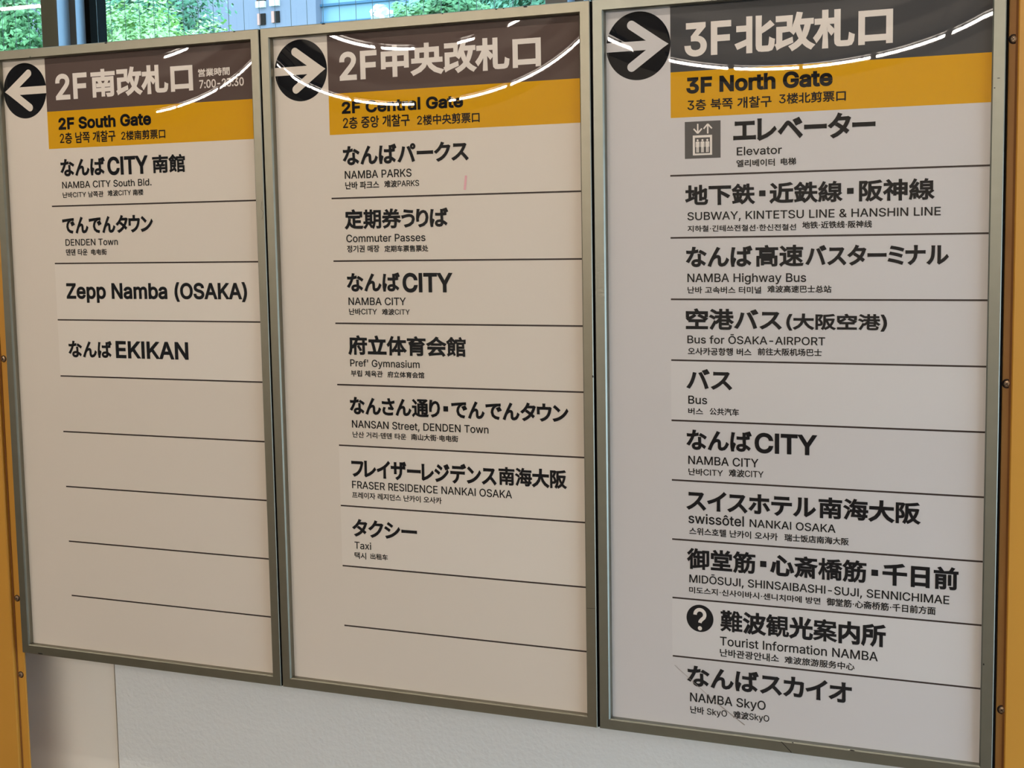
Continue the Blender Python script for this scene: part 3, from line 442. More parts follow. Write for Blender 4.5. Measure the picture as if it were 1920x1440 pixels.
TEXT = [
    ('1/h/main', '2F', -0.4575, -0.3844, 0, 0.0485, 0.0957, 'h'),
    ('1/h/main', '南改札口', -0.3754, -0.1504, 0, 0.0453, 0.0957, 'h'),
    ('1/h/hours', '営業時間', -0.1388, -0.0723, 0, 0.0584, 0.0722, 'm'),
    ('1/h/hours', '7:00-23:30', -0.1371, -0.044, 0, 0.0777, 0.092, 'm'),
    ('1/g/main', '2F South Gate', -0.4547, -0.2444, 0, 0.1281, 0.1501, 'b'),
    ('1/g/sub', '2층 남쪽 개찰구', -0.453, -0.3252, 1, 0.1557, 0.1761, 's'),
    ('1/g/sub', '2楼南剪票口', -0.312, -0.2147, 1, 0.1585, 0.1753, 's'),
    ('1/0/main', 'なんば', -0.455, -0.3524, 0, 0.204, 0.2359, 'B'),
    ('1/0/main', 'CITY', -0.3468, -0.2559, 1, 0.2037, 0.2366, 'B'),
    ('1/0/main', '南館', -0.2459, -0.1744, 0, 0.2042, 0.2363, 'B'),
    ('1/0/en', 'NAMBA CITY South Bld.', -0.4533, -0.2495, 0, 0.2455, 0.2578, 'r'),
    ('1/0/tr', '난바CITY 남쪽관', -0.453, -0.3587, 0, 0.2646, 0.2752, 's'),
    ('1/0/tr', '难波CITY 南楼', -0.3489, -0.2684, 0, 0.2637, 0.2747, 's'),
    ('1/1/main', 'でんでんタウン', -0.4575, -0.2503, 0, 0.3127, 0.3414, 'B'),
    ('1/1/en', 'DENDEN Town', -0.4522, -0.3309, 0, 0.3516, 0.3637, 'r'),
    ('1/1/tr', '덴덴 타운', -0.4519, -0.4017, 0, 0.3699, 0.3817, 's'),
    ('1/1/tr', '电电街', -0.3932, -0.3573, 0, 0.3705, 0.3813, 's'),
    ('1/2/main', 'Zepp Namba (OSAKA)', -0.4556, -0.0532, 0, 0.4336, 0.4627, 'B'),
    ('1/3/main', 'なんば', -0.4572, -0.3559, 0, 0.5416, 0.5729, 'B'),
    ('1/3/main', 'EKIKAN', -0.3469, -0.1839, 0, 0.5404, 0.5724, 'B'),
    ('2/h/main', '2F', 0.1475, 0.2189, 0, 0.048, 0.0952, 'h'),
    ('2/h/main', '中央改札口', 0.2267, 0.5134, 1, 0.0433, 0.0948, 'h'),
    ('2/g/main', '2F Central Gate', 0.1497, 0.3758, 0, 0.1301, 0.1501, 'b'),
    ('2/g/sub', '2층 중앙 개찰구', 0.1512, 0.2778, 1, 0.1558, 0.1755, 's'),
    ('2/g/sub', '2楼中央剪票口', 0.2916, 0.4048, 1, 0.159, 0.1757, 's'),
    ('2/0/main', 'なんばパークス', 0.1493, 0.3836, 0, 0.2041, 0.2361, 'B'),
    ('2/0/en', 'NAMBA PARKS', 0.1517, 0.2787, 0, 0.2454, 0.2585, 'r'),
    ('2/0/tr', '난바 파크스', 0.1522, 0.2172, 0, 0.2634, 0.2759, 's'),
    ('2/0/tr', '难波PARKS', 0.227, 0.2924, 0, 0.2635, 0.2752, 's'),
    ('2/1/main', '定期券うりば', 0.1491, 0.3445, 0, 0.3099, 0.3434, 'B'),
    ('2/1/en', 'Commuter Passes', 0.1511, 0.3017, 9, 0.3524, 0.3651, 'r'),
    ('2/1/tr', '정기권 매장', 0.152, 0.2145, 0, 0.3705, 0.3823, 's'),
    ('2/1/tr', '定期车票售票处', 0.2242, 0.3066, 0, 0.3714, 0.3823, 's'),
    ('2/2/main', 'なんば', 0.1501, 0.2517, 0, 0.4175, 0.4489, 'B'),
    ('2/2/main', 'CITY', 0.2568, 0.3496, 1, 0.4176, 0.45, 'B'),
    ('2/2/en', 'NAMBA CITY', 0.1518, 0.2622, 0, 0.4588, 0.4716, 'r'),
    ('2/2/tr', '난바CITY', 0.1524, 0.2066, 0, 0.4772, 0.4883, 's'),
    ('2/2/tr', '难波CITY', 0.2163, 0.2691, 0, 0.4776, 0.4883, 's'),
    ('2/3/main', '府立体育会館', 0.149, 0.3718, 0, 0.5233, 0.5569, 'B'),
    ('2/3/en', "Pref' Gymnasium", 0.1517, 0.2852, 0, 0.5646, 0.5768, 'r'),
    ('2/3/tr', '부립 체육관', 0.1525, 0.2145, 0, 0.5837, 0.5941, 's'),
    ('2/3/tr', '府立体育会馆', 0.2237, 0.2935, 0, 0.5835, 0.5941, 's'),
    ('2/4/main', 'なんさん通り・でんでんタウン', 0.1487, 0.552, 0, 0.6293, 0.6595, 'B'),
    ('2/4/en', 'NANSAN Street, DENDEN Town', 0.1516, 0.4101, 0, 0.6697, 0.6826, 'r'),
    ('2/4/tr', '난산 거리·덴덴 타운', 0.1525, 0.2566, 0, 0.6892, 0.6995, 's'),
    ('2/4/tr', '南山大街·电电街', 0.266, 0.3542, 0, 0.6885, 0.6994, 's'),
    ('2/5/main', 'フレイザーレジデンス', 0.1479, 0.423, 1, 0.7392, 0.7681, 'B'),
    ('2/5/main', '南海大阪', 0.4269, 0.5475, 0, 0.7368, 0.7674, 'B'),
    ('2/5/en', 'FRASER RESIDENCE NANKAI OSAKA', 0.1484, 0.4505, 0, 0.7756, 0.7887, 'r'),
    ('2/5/tr', '프레이자 레지던스 난카이 오사카', 0.1478, 0.3209, 1, 0.7948, 0.806, 's'),
    ('2/6/main', 'タクシー', 0.1465, 0.2726, 0, 0.8423, 0.8734, 'B'),
    ('2/6/en', 'Taxi', 0.1498, 0.1827, 0, 0.8825, 0.895, 'r'),
    ('2/6/tr', '택시', 0.1492, 0.1722, 0, 0.9009, 0.9127, 's'),
    ('2/6/tr', '出租车', 0.1808, 0.2148, 0, 0.9008, 0.9112, 's'),
    ('3/h/main', '3F', 0.7481, 0.8202, 1, 0.0445, 0.094, 'h'),
    ('3/h/main', '北改札口', 0.8261, 1.0557, 0, 0.0414, 0.095, 'h'),
    ('3/g/main', '3F North Gate', 0.7507, 0.9707, 1, 0.1253, 0.1491, 'b'),
    ('3/g/sub', '3층 북쪽 개찰구', 0.7523, 0.8812, 1, 0.1583, 0.1749, 's'),
    ('3/g/sub', '3楼北剪票口', 0.8924, 0.99, 1, 0.1565, 0.172, 's'),
    ('3/0/main', 'エレベーター', 0.8232, 1.0326, 0, 0.1941, 0.2216, 'B'),
    ('3/0/en', 'Elevator', 0.8286, 0.8967, 0, 0.2324, 0.2443, 'r'),
    ('3/0/tr', '엘리베이터', 0.8281, 0.8861, 0, 0.2509, 0.2615, 's'),
    ('3/0/tr', '电梯', 0.8951, 0.9179, 0, 0.2505, 0.2609, 's'),
    ('3/1/main', '地下鉄・近鉄線・阪神線', 0.7482, 1.1161, 0, 0.2863, 0.3166, 'B'),
    ('3/1/en', 'SUBWAY, KINTETSU LINE & HANSHIN LINE', 0.7515, 1.1251, 2, 0.3274, 0.3395, 'r'),
    ('3/1/tr', '지하철·긴테쓰전철선·한신전철선', 0.7517, 0.9183, 0, 0.3476, 0.3573, 's'),
    ('3/1/tr', '地铁·近铁线·阪神线', 0.9275, 1.0289, 0, 0.3447, 0.3549, 's'),
    ('3/2/main', 'なんば', 0.7492, 0.8523, 0, 0.3799, 0.411, 'B'),
    ('3/2/main', '高速', 0.8572, 0.9295, 0, 0.3785, 0.4109, 'B'),
    ('3/2/main', 'バスターミナル', 0.9327, 1.1369, 2, 0.3799, 0.4099, 'B'),
    ('3/2/en', 'NAMBA Highway Bus', 0.7511, 0.9337, 0, 0.4208, 0.4338, 'r'),
    ('3/2/tr', '난바 고속버스 터미널', 0.7513, 0.866, 0, 0.4406, 0.451, 's'),
    ('3/2/tr', '难波高速巴士总站', 0.8755, 0.971, 0, 0.4391, 0.4498, 's'),
    ('3/3/main', '空港バス', 0.7483, 0.8971, 0, 0.4741, 0.5059, 'B'),
    ('3/3/main', '(大阪空港)', 0.9041, 1.0519, 1, 0.4807, 0.505, 'B'),
    ('3/3/en', 'Bus for ŌSAKA-AIRPORT', 0.7507, 0.9624, 0, 0.5159, 0.5279, 'r'),
    ('3/3/tr', '오사카공항행 버스', 0.7514, 0.8511, 0, 0.535, 0.5444, 's'),
    ('3/3/tr', '前往大阪机场巴士', 0.8609, 0.9575, 0, 0.5332, 0.5443, 's'),
    ('3/4/main', 'バス', 0.7493, 0.821, 1, 0.5712, 0.5988, 'B'),
    ('3/4/en', 'Bus', 0.7517, 0.7818, 0, 0.609, 0.6218, 'r'),
    ('3/4/tr', '버스', 0.7516, 0.7752, 0, 0.6281, 0.6386, 's'),
    ('3/4/tr', '公共汽车', 0.7857, 0.8318, 1, 0.6271, 0.6381, 's'),
    ('3/5/main', 'なんば', 0.7489, 0.8515, 0, 0.6621, 0.6936, 'B'),
    ('3/5/main', 'CITY', 0.8561, 0.9508, 1, 0.6628, 0.6938, 'B'),
    ('3/5/en', 'NAMBA CITY', 0.7513, 0.8622, 0, 0.7031, 0.7163, 'r'),
    ('3/5/tr', '난바CITY', 0.7515, 0.8066, 0, 0.7226, 0.7335, 's'),
    ('3/5/tr', '难波CITY', 0.8159, 0.87, 0, 0.7209, 0.7328, 's'),
    ('3/6/main', 'スイスホテル', 0.7485, 0.95, 0, 0.7602, 0.7884, 'B'),
    ('3/6/main', '南海大阪', 0.954, 1.1027, 0, 0.7561, 0.7885, 'B'),
    ('3/6/en', 'swissôtel', 0.7512, 0.8396, 8, 0.7934, 0.8096, 'R'),
    ('3/6/en', 'NANKAI OSAKA', 0.8485, 0.9795, 0, 0.7971, 0.8094, 'r'),
    ('3/6/tr', '스위스호텔 난카이 오사카', 0.7526, 0.8921, 1, 0.8161, 0.8279, 's'),
    ('3/6/tr', '瑞士饭店南海大阪', 0.9025, 0.9994, 0, 0.8161, 0.8273, 's'),
    ('3/7/main', '御堂筋・心斎橋筋・千日前', 0.7487, 1.1575, 0, 0.8491, 0.8826, 'B'),
    ('3/7/en', 'MIDŌSUJI, SHINSAIBASHI-SUJI, SENNICHIMAE', 0.7523, 1.1451, 0, 0.8915, 0.9041, 'r'),
    ('3/7/tr', '미도스지·신사이바시·센니치마에 방면', 0.7519, 0.9575, 0, 0.9109, 0.9214, 's'),
    ('3/7/tr', '御堂筋·心斋桥筋·千日前方面', 0.9669, 1.126, 0, 0.9098, 0.9218, 's'),
    ('3/8/main', '難波観光案内所', 0.8023, 1.055, 0, 0.9437, 0.9777, 'B'),
    ('3/8/en', 'Tourist Information NAMBA', 0.8014, 1.0436, 0, 0.9864, 1.0004, 'r'),
    ('3/8/tr', '난바관광안내소', 0.8013, 0.8945, 0, 1.0056, 1.0181, 's'),
    ('3/8/tr', '难波旅游服务中心', 0.9031, 1.0094, 0, 1.0068, 1.0185, 's'),
    ('3/9/main', 'なんばスカイオ', 0.7487, 1.0057, 0, 1.0378, 1.0712, 'B'),
    ('3/9/en', 'NAMBA SkyO', 0.7527, 0.8739, 0, 1.082, 1.0964, 'r'),
    ('3/9/tr', '난바 SkyO', 0.7529, 0.8126, 0, 1.1036, 1.1155, 's'),
    ('3/9/tr', '难波SkyO', 0.8226, 0.8795, 0, 1.1032, 1.1155, 's'),
]


# ------------------------------------------------------------------ room shell
mb = MB(); mb.box(-10, 5.5, -11, 0.45, -0.1, 0)
tag(mb.build('floor', M['floor']), 'dark floor of the station hall', kind='structure')
mb = MB(); mb.box(-10, 5.5, -11, 0.45, 3.5, 3.3)
tag(mb.build('ceiling', M['ceiling']), 'ceiling of the station hall', kind='structure')
mb = MB(); mb.box(-10.2, -10, -11, 0.45, 0, 3.5)
tag(mb.build('wall_left', M['hall']), kind='structure')
mb = MB(); mb.box(-10, 5.5, -11.2, -11, 0, 3.5)
tag(mb.build('wall_front', M['hall']), kind='structure')
mb = MB()                                      # right wall with an open doorway to the daylight
mb.box(2.7, 2.9, -11, -1.9, 0, 3.5); mb.box(2.7, 2.9, -1.9, 0.10, 1.7, 3.5); mb.box(2.7, 2.9, -0.1, 0.10, 0, 1.7)
tag(mb.build('wall_right', M['hall']), kind='structure')
WALL = 0.10                                    # face of the textured wall behind the signs
mb = MB(); mb.box(-0.458, 5.5, WALL, 0.42, 0, 1.72)
tag(mb.build('wall_back', M['plaster']), 'rough white coated wall under the signs', kind='structure')
mb = MB(); mb.box(-10, -0.4635, WALL + 0.004, 0.42, 0, 1.72)
tag(mb.build('trim_1', M['panel']), 'smooth white panel under the left sign', kind='structure')

# ------------------------------------------------------------------ the three signs
PANELS = {1: dict(x0=-0.5997, x1=-0.0033, a=0.0094), 2: dict(x0=0.0, x1=0.6, a=0.0100), 3: dict(x0=0.6040, x1=1.2097, a=0.0063)}
HEIGHT = 1.1556
def v_line(v):                                 # measured on the frame plane -> on the face
    return 0.3541 + (v - 0.3541) * 1.0057
def u_line(u):
    return 1.3856 + (u - 1.3856) * 1.0057

def rect(x0, x1, a, y):
    return [(x0 + a, y, TOP - a), (x0 + a, y, TOP - HEIGHT + a), (x1 - a, y, TOP - HEIGHT + a), (x1 - a, y, TOP - a)]

def disc(cx, v, r, y, n=72):
    mb = MB()
    c = [(cx + r * math.cos(2 * math.pi * k / n), y, TOP - v + r * math.sin(2 * math.pi * k / n)) for k in range(n)]
    i = len(mb.v)
    h = [(cx + 0.5 * (p[0] - cx), y, TOP - v + 0.5 * (p[2] - TOP + v)) for p in c]
    mb.v += c + h + [(cx, y, TOP - v)]
    for k in range(n):
        k2 = (k + 1) % n
        mb.f += [(i + k, i + k2, i + n + k2, i + n + k), (i + n + k, i + n + k2, i + 2 * n)]
    return mb

def bar2d(mb, p, q, w, y, round_p=False, round_q=False, n=8):
    """flat bar between two points (x, z) of width w"""
    p, q = Vector(p), Vector(q)
    d = (q - p).normalized()
    s = Vector((-d.y, d.x)) * (w / 2)
    pts = []
    if round_p:
        pts += [p + Vector((s.x * math.cos(t) - d.x * w / 2 * math.sin(t), s.y * math.cos(t) - d.y * w / 2 * math.sin(t))) for t in [math.pi * k / n for k in range(n + 1)]]
    else:
        pts += [p + s, p - s]
    if round_q:
        pts += [q + Vector((-s.x * math.cos(t) + d.x * w / 2 * math.sin(t), -s.y * math.cos(t) + d.y * w / 2 * math.sin(t))) for t in [math.pi * k / n for k in range(n + 1)]]
    else:
        pts += [q - s, q + s]
    mb.face([(a.x, y, a.y) for a in pts])

LABELS = {
    1: 'left wayfinding sign with left-pointing arrow, brown header reading 2F South Gate',
    2: 'middle wayfinding sign with right-pointing arrow, brown header reading 2F Central Gate',
    3: 'right wayfinding sign with right-pointing arrow, grey header reading 3F North Gate',
}
LINES = {1: ([0.2904, 0.3964, 0.5016, 0.6074, 0.7130, 0.8183, 0.9240, 1.0297], -0.4695, -0.0215),
         2: ([0.2910, 0.3966, 0.5023, 0.6075, 0.7125, 0.8179, 0.9239, 1.0302], 0.1316, 0.5790),
         3: ([0.2718, 0.3658, 0.4596, 0.5534, 0.6470, 0.7406, 0.8343, 0.9277, 1.0217], 0.7282, 1.1880)}
STRIP_L = {1: -0.4803, 2: 0.1247, 3: 0.7257}
DISC = {1: (-0.5306, 0.0745, 0.0510), 2: (0.0714, 0.0733, 0.0517), 3: (0.6742, 0.0727, 0.0516)}
ROW_SHEETS = {1: [1, 2], 2: [4, 5], 3: [3, 7]}  # rows with a film pasted over (row after line k)
LIFT = 0.00015

def make_sign(n):
    d = PANELS[n]
    x0, x1 = d['x0'], d['x1']
    bu = Bulge((x0 + x1) / 2, d['a'])
    warm = n != 3
    root = thing('wayfinding_sign', ((x0 + x1) / 2, 0.05, TOP - HEIGHT), LABELS[n], 'sign', 'row of wayfinding signs')
    # frame: a mitred profile swept round the rectangle
    prof = [(0.0, WALL), (0.0, 0.0010), (0.0010, 0.0), (0.0160, 0.0), (0.0180, 0.0020), (0.0184, 0.0040), (0.0184, FACE + 0.004)]
    mb = MB()
    rings = [rect(x0, x1, a, y) for a, y in prof]
    for a in range(len(rings) - 1):
        for k in range(4):
            mb.face([rings[a][k], rings[a][(k + 1) % 4], rings[a + 1][(k + 1) % 4], rings[a + 1][k]])
    mb.face(list(reversed(rect(x0, x1, 0.0, WALL))))
    fr = mb.build('frame', M['frame_warm' if warm else 'frame_daylit'], root)
    # black strip standing in for shade in the open joint beside each sign
    for a, b in ((x0 - 0.0016, x0), (x1, x1 + 0.0016)):
        mb = MB(); mb.box(a, b, 0.003, 0.06, TOP - HEIGHT + 0.001, TOP - 0.001)
        mb.build('joint_shade', M['gap'], root)
    # face
    s = strip(x0 + 0.017, x1 - 0.017, 0.017, HEIGHT - 0.017, FACE)
    printed(s, 'face_sheet', M['sheet_warm' if warm else 'sheet_daylit'], root, bu)
    xr = x1 - 0.0184
    lines, ul, ur = LINES[n]
    lines = [v_line(v) for v in lines]
    ul = u_line(ul)
    # pasted rows
    for k in ROW_SHEETS[n]:
        sh = strip(ul - 0.0004, xr - (0.004 if n == 3 else 0.0), lines[k] + 0.001, lines[k + 1] - 0.001, FACE - LIFT)
        printed(sh, 'row_film', M['row_warm' if warm else 'row_daylit'], root, bu)
    # header and gate strips
    hs = printed(strip(STRIP_L[n], xr, 0.0175, 0.1158, FACE - LIFT, 0.012), 'header_strip', M['brown' if warm else 'grey'], root, bu)
    gs = printed(strip(STRIP_L[n], xr, 0.1158, 0.1842, FACE - LIFT, 0.012), 'gate_strip', M['yellow'], root, bu)
    hs['label'] = ('brown' if warm else 'grey') + ' header strip with large white lettering'
    gs['label'] = 'amber strip with black gate name'
    # arrow roundel
    cx, cv, r = DISC[n]
    dk = printed(disc(cx, cv, r, FACE - LIFT), 'arrow_disc', M['black'], root, bu)
    sg = -1 if n == 1 else 1
    zc = TOP - cv
    dk['label'] = 'black roundel with white arrow pointing ' + ('left' if n == 1 else 'right')
    yy = FACE - 2 * LIFT
    am = MB()
    w = 0.0140
    bar2d(am, (cx - sg * (r - 0.0002), zc + sg * 0.000), (cx + sg * 0.033, zc), w, yy)
    tip = (cx + sg * (r - 0.003), zc)
    for s2 in (-1, 1):
        yy -= 8e-6
        bar2d(am, (cx - sg * 0.0105, zc + s2 * 0.0315), (tip[0] - sg * 0.0132, zc), w, yy, round_p=True)
    yy -= 8e-6
    am.face([(tip[0], yy, zc), (tip[0] - sg * 0.0096, yy, zc + 0.0060), (tip[0] - sg * 0.0140, yy, zc), (tip[0] - sg * 0.0096, yy, zc - 0.0060)])
    yy = FACE - 2 * LIFT
    printed(am, 'arrow', M['sheet_warm' if warm else 'sheet_daylit'], dk, bu)
    # lines
    for v in lines:
        printed(strip(ul, xr, v - 0.0013, v + 0.0013, yy), 'divider_line', M['line'], root, bu)
    # lettering
    parts = {}
    for key, text, a, b, ref, vt, vb, wt in TEXT:
        p, row, kind = key.split('/')
        if int(p) == n:
            parts.setdefault((row, kind), []).append((text, a, b, ref, vt, vb, wt))
    mains = {}
    for (row, kind), runs in sorted(parts.items(), key=lambda t: t[0][1] != 'main'):
        mb = MB()
        for run in runs:
            lettering(*run, FACE - 3 * LIFT, mb)
        if row == 'h':
            printed(mb, 'header_lettering' if kind == 'main' else 'opening_hours_lettering', M['white'], hs, bu)
        elif row == 'g':
            printed(mb, 'gate_lettering' if kind == 'main' else 'translation_lettering', M['black'], gs, bu)
        elif kind == 'main':
            mains[row] = printed(mb, 'destination_lettering', M['black'], root, bu)
        else:
            printed(mb, 'english_lettering' if kind == 'en' else 'translation_lettering', M['black'], mains[row], bu)
    return root, bu, fr

signs = {n: make_sign(n) for n in (1, 2, 3)}

# elevator pictogram and information roundel of the right sign
root3, bu3, _ = signs[3]
y1, y2, y3, y4 = FACE - LIFT, FACE - 2 * LIFT, FACE - 3 * LIFT, FACE - 4 * LIFT
pic = printed(strip(0.7478, 0.8036, 0.1911, 0.2466, y1, 0.01), 'elevator_pictogram', M['icon'], root3, bu3)
pic['label'] = 'dark grey square elevator pictogram'
mb = MB()
Z = lambda v: TOP - v
y2b = y2
for x, s in ((0.7682, -1), (0.7838, 1)):
    zt, zb = Z(0.1947), Z(0.2098)
    tipz, tail = (zt, zb) if s > 0 else (zb, zt)
    bar2d(mb, (x, tail), (x, tipz - s * 0.0012), 0.0022, y2)
    for q in (-1, 1):
        y2b -= 6e-6
        bar2d(mb, (x + q * 0.0064, tipz - s * 0.0078), (x, tipz - s * 0.0009), 0.0022, y2b)
printed(mb, 'up_and_down_arrows', M['white'], pic, bu3)
mb = MB()
a = [(0.7604, 0.2120), (0.7905, 0.2120), (0.7905, 0.2418), (0.7604, 0.2418)]
b = [(0.7637, 0.2155), (0.7872, 0.2155), (0.7872, 0.2392), (0.7637, 0.2392)]
for k in range(4):
    mb.face([(p[0], y2, Z(p[1])) for p in (a[k], b[k], b[(k + 1) % 4], a[(k + 1) % 4])])
printed(mb, 'car_outline', M['white'], pic, bu3)
for x in (0.7679, 0.7755, 0.7831):
    mb = MB()
    mb.face([(x + 0.0016 * math.cos(t), y2, Z(0.2194) + 0.0016 * math.sin(t)) for t in [2 * math.pi * k / 14 for k in range(14)]])
    mb.face([(p[0] + x, y2, Z(p[1])) for p in ((-0.0031, 0.2222), (-0.0031, 0.2295), (-0.0021, 0.2295), (-0.0021, 0.2236), (-0.0019, 0.2236), (-0.0019, 0.2376), (-0.0003, 0.2376), (-0.0003, 0.2300),
                                               (0.0003, 0.2300), (0.0003, 0.2376), (0.0019, 0.2376), (0.0019, 0.2236), (0.0021, 0.2236), (0.0021, 0.2295), (0.0031, 0.2295), (0.0031, 0.2222), (0.0023, 0.2214), (-0.0023, 0.2214))])
    printed(mb, 'passenger_symbol', M['white'], pic, bu3)
inf = printed(disc(0.7692, 0.9606, 0.0218, y2, 48), 'information_disc', M['black'], root3, bu3)
mb = MB()
qx, qz, qr, qw = 0.7692, Z(0.9545), 0.0078, 0.0056
pts = [(qx + qr * math.cos(t), qz + qr * math.sin(t)) for t in [math.radians(185 - 225 * k / 16) for k in range(17)]]
pts += [(qx + 0.0022, qz - 0.0085), (qx + 0.0004, qz - 0.0110), (qx, qz - 0.0132)]
L_, R_ = [], []
for k in range(len(pts)):
    a, c = Vector(pts[max(0, k - 1)]), Vector(pts[min(len(pts) - 1, k + 1)])
    dd = (c - a).normalized()
    nn = Vector((-dd.y, dd.x)) * qw / 2
    L_.append(Vector(pts[k]) + nn); R_.append(Vector(pts[k]) - nn)
for k in range(len(pts) - 1):
    mb.face([(p.x, y3, p.y) for p in (L_[k], R_[k], R_[k + 1], L_[k + 1])])
mb.face([(qx + 0.0034 * math.cos(t), y3, Z(0.9765) + 0.0034 * math.sin(t)) for t in [2 * math.pi * k / 16 for k in range(16)]])
printed(mb, 'question_mark', M['white'], inf, bu3)

# wear (chips on the frames, scratches) and a pink streak
def chip(n, pts, y=-0.0004, m='chip', name='chip'):
    mb = MB()
    for (x, v, w, h) in pts:
        k = [(0.5, 0.1), (0.15, 0.5), (-0.4, 0.35), (-0.5, -0.2), (-0.1, -0.5), (0.4, -0.4)]
        mb.face([(x + a * w, y, TOP - v + b * h) for a, b in k])
    mb.build(name, M[m], signs[n][0])
chip(1, [(-0.3275, 0.0018, 0.0060, 0.0030)])
chip(1, [(-0.5030, 0.0155, 0.0022, 0.0030)])
chip(1, [(-0.0520, 0.0015, 0.0050, 0.0018)])
chip(1, [(-0.5540, 1.1530, 0.0130, 0.0022)])
chip(2, [(0.1260, 0.0012, 0.0080, 0.0022)])
chip(2, [(0.3480, 0.0013, 0.0030, 0.0020)])
chip(2, [(0.4430, 0.0015, 0.0040, 0.0022), (0.4555, 0.0014, 0.0026, 0.0020)])
chip(2, [(0.4930, 0.0016, 0.0070, 0.0026)])
chip(2, [(0.5990, 0.5820, 0.0024, 0.0040)])
chip(3, [(0.9190, 1.1380, 0.0030, 0.0016)])
chip(3, [(1.0090, 1.1385, 0.0080, 0.0016)])
chip(3, [(1.2010, 0.1530, 0.0045, 0.0010)])
chip(3, [(1.1960, 0.1660, 0.0022, 0.0016)])
chip(3, [(1.1955, 0.9850, 0.0020, 0.0030)])
def scratch(n, pts, w, m, y, name='scratch'):
    mb = MB()
    for k in range(len(pts) - 1):
        bar2d(mb, (pts[k][0], TOP - pts[k][1]), (pts[k + 1][0], TOP - pts[k + 1][1]), w, y)
    return mb.build(name, M[m], signs[n][0])
scratch(3, [(0.7274, 1.0402), (0.7883, 1.0882), (0.7990, 1.0960)], 0.0006, 'scratch', y4)
scratch(3, [(0.7990, 1.0960), (0.8410, 1.1242)], 0.0013, 'scratch', y4)
scratch(3, [(0.9010, 1.1390), (0.9170, 1.1540)], 0.0010, 'chip', -0.0003)
scratch(1, [(-0.0080, 0.2930), (-0.0100, 0.3050), (-0.0050, 0.3120), (-0.0090, 0.3230)], 0.0004, 'chip', -0.0003)
scratch(2, [(0.5840, 0.9580), (0.5985, 0.9575)], 0.0005, 'chip', -0.0003)
scratch(2, [(0.3785, 0.2601), (0.3758, 0.2830)], 0.0040, 'pink', y4, 'pink_mark')

# ------------------------------------------------------------------ ochre posts either side
def make_post(side):
    s = -1 if side == 'left' else 1
    e = -0.6140 if s < 0 else 1.2112           # edge next to the signs
    g = -0.6345 if s < 0 else 1.2245           # foot of the flange
    far = g + s * 0.20
    lab = 'ochre painted steel post left of the South Gate sign' if s < 0 else 'ochre painted steel post right of the North Gate sign'
    root = thing('steel_post', (g + s * 0.1, 0.08, 0), lab, 'post', 'ochre posts carrying the signs')
    mb = MB()
    mb.box(min(g, far), max(g, far), 0.012, 0.022, 0, 3.5, bevel=0.002)
    mb.build('post_body', M['orange'], root)
    mb = MB(); mb.box(min(g + s * 0.13, far), max(g + s * 0.13, far), 0.022, WALL if s > 0 else WALL + 0.004, 0, 3.5)
    mb.build('post_web', M['orange'], root)
    mb = MB(); mb.box(min(g + s * 0.034, far), max(g + s * 0.034, far), 0.022, 0.058, 0, 3.5)  # unseen inner web, added to bounce orange light onto the white panel
    mb.build('post_web', M['orange'], root)
    mb = MB(); mb.box(min(e, g), max(e, g), 0.020, 0.024, 0, 3.5, bevel=0.001)
    fl = mb.build('flange', M['orange_edge'] if s > 0 else M['orange'], root)
    mb = MB(); mb.box(g - 0.0035 if s > 0 else g, g if s > 0 else g + 0.0035, 0.0185, 0.0215, 0, 3.5)
    mb.build('joint_shade', M['rust_shade'], root)  # strip coloured as rust and shade along the flange step
    spots = [(-0.625, 1.374), (-0.624, 0.900), (-0.625, 0.745)] if s < 0 else [(1.218, 1.855), (1.218, 1.375), (1.220, 0.898)]
    for x, z in spots:
        mb = MB()
        prof = [(0.0062, 0.0200), (0.0062, 0.0192)]
        ring = lambda r, y: [(x + r * math.cos(2 * math.pi * k / 20), y, z + r * math.sin(2 * math.pi * k / 20)) for k in range(20)]
        mb.grid([ring(0.0050, 0.0200), ring(0.0050, 0.0188), ring(0.0038, 0.0178), ring(0.0018, 0.0174)], caps=True)
        sc = mb.build('screw', M['screw'], root, smooth=False)
        mb = MB()
        for t in (0.6, 0.6 + math.pi / 2):
            bar2d(mb, (x - 0.0026 * math.cos(t), z - 0.0026 * math.sin(t)), (x + 0.0026 * math.cos(t), z + 0.0026 * math.sin(t)), 0.0010, 0.0171)
        mb.build('cross_recess', M['slot'], sc)
        mb = MB()
        mb.grid([ring(0.0068, 0.0199), ring(0.0050, 0.0198)])
        mb.build('rust_ring', M['slot'], sc)
    return root
post_l = make_post('left')
post_r = make_post('right')

# ------------------------------------------------------------------ window above the wall
win = bpy.data.objects.new('window_1', None)
COL.objects.link(win)
tag(win, 'wired window above and behind the signs', kind='structure')
mb = MB(); mb.box(-10, 5.5, 0.27, 0.42, 1.72, 1.76)
mb.build('sill', M['mullion'], win)
for x0 in (-4.25, -3.5, -1.98, -0.7204, 0.412, 1.545, 2.68):
    mb = MB(); mb.box(x0, x0 + 0.0418, 0.28, 0.40, 1.76, 3.5, bevel=0.0012)
    ml = mb.build('mullion', M['mullion'], win)
    mb = MB(); mb.box(x0 + 0.0418, x0 + 0.0424, 0.2815, 0.318, 1.76, 3.5)  # thin plate whose colour carries the blue skylight
    mb.build('skylit_side', M['mullion_skylit'], ml)
    mb = MB(); mb.box(x0 + 0.02, x0 + 0.0584, 0.318, 0.40, 1.76, 3.5)
    mb.build('glazing_bead', M['mullion'], ml)
    mb = MB(); mb.box(x0 + 0.0584, x0 + 0.0589, 0.3185, 0.347, 1.76, 3.5)
    mb.build('skylit_side', M['mullion_skylit'], ml)
    mb = MB(); mb.box(x0 + 0.02, x0 + 0.0715, 0.347, 0.40, 1.76, 3.5)
    mb.build('gasket', M['gap'], ml)
